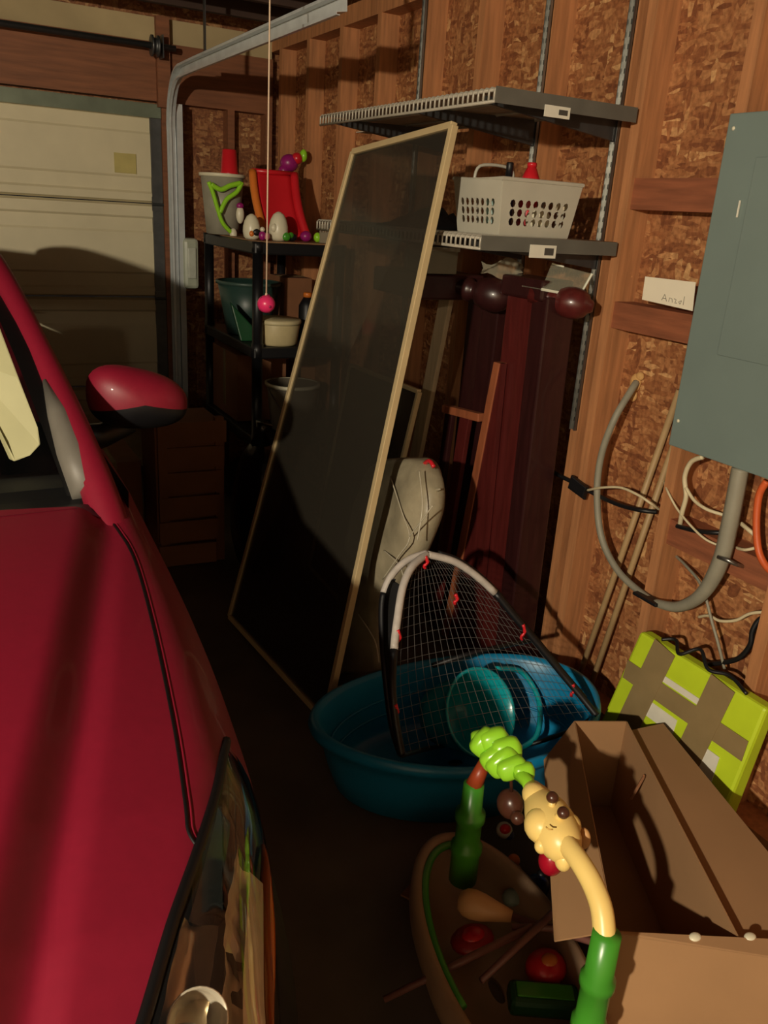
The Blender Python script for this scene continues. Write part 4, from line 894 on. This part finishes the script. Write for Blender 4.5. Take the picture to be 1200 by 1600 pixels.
NP = 18; prof = [(0,.006),(.06,.030),(.16,.041),(.28,.047),(.42,.050),(.55,.047),(.66,.040),(.76,.032),(.86,.026),(.95,.019),(1,.004)]
A0, A1 = hp2(890,1340,.47), hp2(828,1225,.475)
MB().lathe([(r, t*(A1-A0).length) for t, r in prof], 24, frameM(A0, A1-A0)).build('head', YEL, ty, True)
hdo = [o for o in ty.children if o.name.startswith('head')][0]
MB().ell(hp2(888,1290,.48), (.026,.026,.026)).build('muzzle', YEL, hdo, True)
MB().ell(hp2(848,1290,.478), (.038,.038,.036)).build('cheek', YEL, hdo, True)
MB().ell(hp2(836,1243,.485), (.026,.030,.026)).build('brow', YEL, hdo, True)
for px, py in ((863,1246),(880,1270)):
    p = hp2(px,py,.535); MB().ell(p, (.0125,.0125,.012)).build('horn_knob', BROWN, hdo, True)
    MB().tube([p, p+(hc-p)*.6], .008, 8).build('horn_stem', YEL, hdo, True)
MB().tube([hp2(853,1292,.522), hp2(858,1296,.522), hp2(864,1296,.522)], .0014, 6).build('smile', mat('smile',(214,170,90),.5), hdo, True)
MB().ell(hp2(879,1292,.505), (.016,.012,.008)).build('nostril_ridge', YEL, hdo, True)
MB().ell(hp2(880,1345,.45), (.016,.018,.022)).build('ear', YEL, hdo, True); MB().ell(hp2(912,1310,.455), (.012,.016,.024)).build('ear', mat('ear_tan',(196,150,96),.5), hdo, True)
MB().ell(hp2(846,1322,.46), (.014,.014,.016)).build('ear', YEL, hdo, True)
# leaves
MB().tube([hp2(838,1250,.47), hp2(825,1222,.475), hp2(808,1205,.475)], [.017,.015,.016], 12).build('leaf_stem', LIME, ty, True)
def leaf(px, py, z, l, wd, t, ang, nm='leaf_block'):
    c = at(px,py,2,z); d = cr_*math.cos(ang)+cu_*math.sin(ang); up = -cf
    M = frameM(c, up, d); b = MB(M)
    n = 10; rows = []
    for i in range(n+1):
        u = -1+2*i/n; k = (1-abs(u)**3.2)**.35 if abs(u) < 1 else .0; k = max(k,.05)
        rows.append([(u*l, wd*k*math.copysign(abs(math.cos(a))**.7,math.cos(a)), t*k*math.copysign(abs(math.sin(a))**.7,math.sin(a))) for a in np.linspace(0,2*math.pi,14,endpoint=False)])
    b.grid(rows, True); n2 = 14; b.f.append(tuple(range(n2))); b.f.append(tuple(n*n2+j for j in range(n2))); return b.build(nm, LIME, ty, True)
leaf(800,1200,.475,.036,.024,.022,.35); leaf(818,1205,.478,.026,.020,.020,.15)
leaf(785,1190,.470,.028,.040,.026,-.9); leaf(792,1172,.485,.036,.030,.024,.25); leaf(776,1182,.470,.026,.040,.024,-1.0)
leaf(772,1156,.488,.036,.028,.026,.30); leaf(757,1160,.476,.028,.036,.026,-.7); leaf(750,1158,.460,.022,.026,.022,.2)
leaf(788,1160,.478,.020,.016,.016,.1)
MB().tube([at(758,1190,2,.44), V(ft.x,ft.y,.385)], [.014,.02], 10).build('orange_joint', mat('rust',(150,60,30),.4), ty, True)
nk = at(797,1256,2,.34); MB().ell(nk, (.030,.034,.036)).build('coconut', BROWN, ty, True); MB().ell(at(808,1278,2,.335), (.016,.016,.016)).build('coconut_knob', BROWN, ty, True)
MB().tube([nk+V(0,0,.03), nk+V(-.01,.01,.12)], .004, 6).build('hanger', BROWN, ty, True)
MB().ell(at(861,1345,2,.40), (.026,.026,.032)).build('cherry', mat('dark_red',(150,16,36),.25), ty, True)
# loose toys in the tray
def loose(name, label, px, py, z, r, m, cat='toy', extra=()):
    c = at(px,py,2,z); s = thing(name, label, cat, c-V(0,0,r[2]))
    MB().ell(c, r).build('body', m, s, True)
    for off, rr, mm, nm in extra: MB().ell(c+V(*off), rr).build(nm, mm, s, True)
loose('striped_ball','small red white and blue ball in the tray beside the bamboo post',788,1297,.085,(.022,.022,.022),WHITEP,'ball',(((-.006,-.01,.014),(.016,.014,.012),REDP,'red_patch'),((.008,-.012,-.008),(.014,.014,.014),NAVY,'blue_patch')))
loose('brown_figure','orange and brown toy figure lying in the middle of the tray',795,1362,.07,(.035,.028,.024),mat('toy_tan',(150,90,50),.5),'toy',(((.02,.01,.02),(.016,.016,.016),ORANGE,'head'),((-.03,0,.008),(.014,.012,.012),BROWN,'foot')))
loose('grey_rattle','grey-green rattle lying beside the maraca in the tray',800,1402,.075,(.026,.022,.020),mat('rattle',(120,134,124),.4),'rattle',(((.02,.02,.0),(.010,.010,.010),WHITEP,'knob'),))
loose('red_disc','dull red toy dish at the left of the tray under the sticks',738,1468,.06,(.055,.04,.02),mat('dull_red',(150,30,34),.4),'toy',(((0,0,.014),(.03,.022,.012),REDP,'dome'),))
loose('red_ball','bright red dome toy at the near end of the tray',853,1512,.085,(.048,.042,.034),REDP,'toy',(((.0,-.005,.024),(.022,.018,.014),ORANGE,'highlight_cap'),))
loose('pink_figure','small dusky pink toy at the foot of the far bamboo post',742,1350,.07,(.022,.020,.028),mat('dusk',(140,70,76),.5),'toy',(((.004,0,.034),(.014,.014,.014),mat('skin_toy',(180,130,104),.5),'head'),))
loose('navy_toy','dark blue toy lump at the right of the tray under the giraffe',838,1385,.07,(.035,.03,.028),NAVY,'toy',(((.02,.01,.02),(.012,.012,.012),BLACK,'knob'),))
gb = at(850,1556,2,.09)
s = thing('green_toy', 'dark green flat toy block at the near end of the tray', 'toy', V(gb.x,gb.y,.04))
MB(frameM(gb,(0,0,1),(.86,-.5,0))).box((-.075,-.03,-.035),(.075,.03,.012)).build('block_body', DGREEN, s, bevel=.012)
MB(frameM(gb,(0,0,1),(.86,-.5,0))).box((-.06,-.018,.012),(.06,.018,.017)).build('top_plate', GREEN, s, bevel=.003)
# maraca and sticks
m0, m1, m2 = at(735,1412,2,.15), at(800,1432,2,.15), at(940,1476,2,.155)
s = thing('maraca', 'tan wooden maraca lying across the tray under the sticks', 'maraca', m0-V(0,0,.03))
ln = (m1-m0).length
MB().lathe([(.001,-.03),(.02,-.026),(.030,-.012),(.033,.006),(.030,.03),(.022,.06),(.013,ln)], 20, frameM(m0,m1-m0)).build('bulb_head', TAN, s, True)
MB().tube([m1,m2], .0085, 8).build('handle', MAROON, s, True)
for i, (a, b2, lab) in enumerate((((600,1562,.06),(832,1448,.178),'long thin wooden stick reaching from the tray to the floor side'), ((752,1532,.165),(905,1388,.195),'thicker wooden stick crossing over the other sticks'), ((800,1448,.165),(945,1452,.17),'short dark stick at the right of the crossing sticks'))):
    p, q = at(a[0],a[1],2,a[2]), at(b2[0],b2[1],2,b2[2])
    tag(MB().tube([p, p+(q-p)*.5, q], [.007,.0085,.0085], 10).build('wooden_stick', MAROON, smooth=True), lab, 'stick', 'sticks across the tray')
# scrap on the floor
p = [at(652,1372,2,.004), at(690,1394,2,.004), at(674,1424,2,.004), at(626,1400,2,.004)]
tag(MB().hexa([*p, *[x+V(0,0,.006) for x in p]]).build('cardboard_scrap', CARDD), 'small flat cardboard scrap on the floor beside the oval tray', 'cardboard')

# ------------------------------------------------------------------ dim things behind the car
s = thing('wooden_crate', 'brown slatted wooden crate standing behind the car mirror', 'crate', (1.02,3.6,0))
c0, c1, c2 = at(306,884,2,.002), at(352,672,1,3.55), at(296,662,1,3.62)
x0, x1, y0 = .80, 1.06, 3.52
for i in range(6):
    z = .01+.115*i; MB().hexa([V(x0+.02*i*.2,y0+.02*i*.3,z),V(x1+.012*i,y0-.02+.006*i,z),V(x1+.012*i,y0+.0+.006*i,z),V(x0+.02*i*.2,y0+.02+.02*i*.3,z),V(x0+.02*i*.2,y0+.02*i*.3,z+.1),V(x1+.012*i,y0-.02+.006*i,z+.1),V(x1+.012*i,y0+.006*i,z+.1),V(x0+.02*i*.2,y0+.02+.02*i*.3,z+.1)]).build('slat', CARDD, s)
for x in (x0+.03, x1+.03): MB().box((x-.02,y0+.015,.0), (x+.02,y0+.05,.70)).build('corner_post', CARDD, s)
MB().box((x0,y0+.03,.0), (x1+.04,y0+.30,.68)).build('inner_box', CARDD, s)
s = thing('black_sack', 'black rubbish sack slumped in the dark beside the shelving', 'sack', (1.22,3.4,0))
rows = []
for i in range(14):
    t = i/13; z = .002+.60*t; r = .17*math.sin(math.pi*(.12+.84*t))**.5
    rows.append([V(1.24,3.40,z)+V(math.cos(a)*r*(1+.08*math.sin(5*a+6*t))*.8, math.sin(a)*r*(1+.07*math.sin(7*a-5*t)), 0) for a in np.linspace(0,2*math.pi,24,endpoint=False)])
b = MB().grid(rows, True); b.f.append(tuple(range(24))); b.f.append(tuple(13*24+j for j in range(24))); b.build('sack_body', mat('sack',(14,14,16),.3,0,.2,9,.4), s, True)
MB().tube([V(1.24,3.40,.60), V(1.24,3.40,.66), V(1.25,3.39,.70)], [.05,.02,.04], 10).build('sack_neck', MATS['sack'], s, True)
s = thing('carton', 'brown carton on the floor hidden behind the car wing', 'box', (.74,3.9,0))
MB().box((.52,3.75,0), (.78,4.15,.46)).build('carton_body', CARDD, s, bevel=.004); MB().box((.63,3.749,.0), (.67,4.151,.4615)).build('tape_strip', TAPE, s)
# pull cord with pink ball
top_, bt_ = at(421,-40,1,2.75), at(416,475,1,2.75)
pcd = thing('pull_cord', 'white pull cord ending in a pink ball hanging from the ceiling', 'pull cord', V(bt_.x,bt_.y,bt_.z-.03))
MB().tube([V(bt_.x,bt_.y,ZC), V(bt_.x,bt_.y,bt_.z+.028)], .0028, 6).build('cord', CORD, pcd, True)
bl = MB().ell(bt_, (.031,.031,.030), 24, 14).build('ball', PINK, pcd, True)
for a in range(8): MB().ell(bt_+V(.0295*math.cos(a*2.4)*math.cos(a*.5-1.2), .0295*math.sin(a*2.4)*math.cos(a*.5-1.2)-.0, .0285*math.sin(a*.5-1.2)), (.005,.005,.005), 8, 6).build('dimple', mat('pink_dark',(150,30,80),.5), bl, True)
MB().tube([bt_+V(0,0,.026), bt_+V(0,0,.036)], [.006,.004], 8).build('knot', CORD, pcd, True)
# ceiling lampholder carrying the light
lm = thing('ceiling_lamp', 'bare bulb in a white ceiling lampholder lighting the garage', 'lamp', LAMP+V(0,0,.06))
MB().lathe([(.02,.03),(.03,.05),(.055,.07),(.06,ZC-LAMP.z),(.001,ZC-LAMP.z)], 24, Matrix.Translation(LAMP), False).build('lampholder', WHITEP, lm, True)
MB().lathe([(.001,-.062),(.02,-.058),(.045,-.036),(.056,0),(.046,.03),(.022,.05)], 24, Matrix.Translation(LAMP), False).build('bulb', glassy('bulb_glass',(255,255,255),0,.1,.05), lm, True)
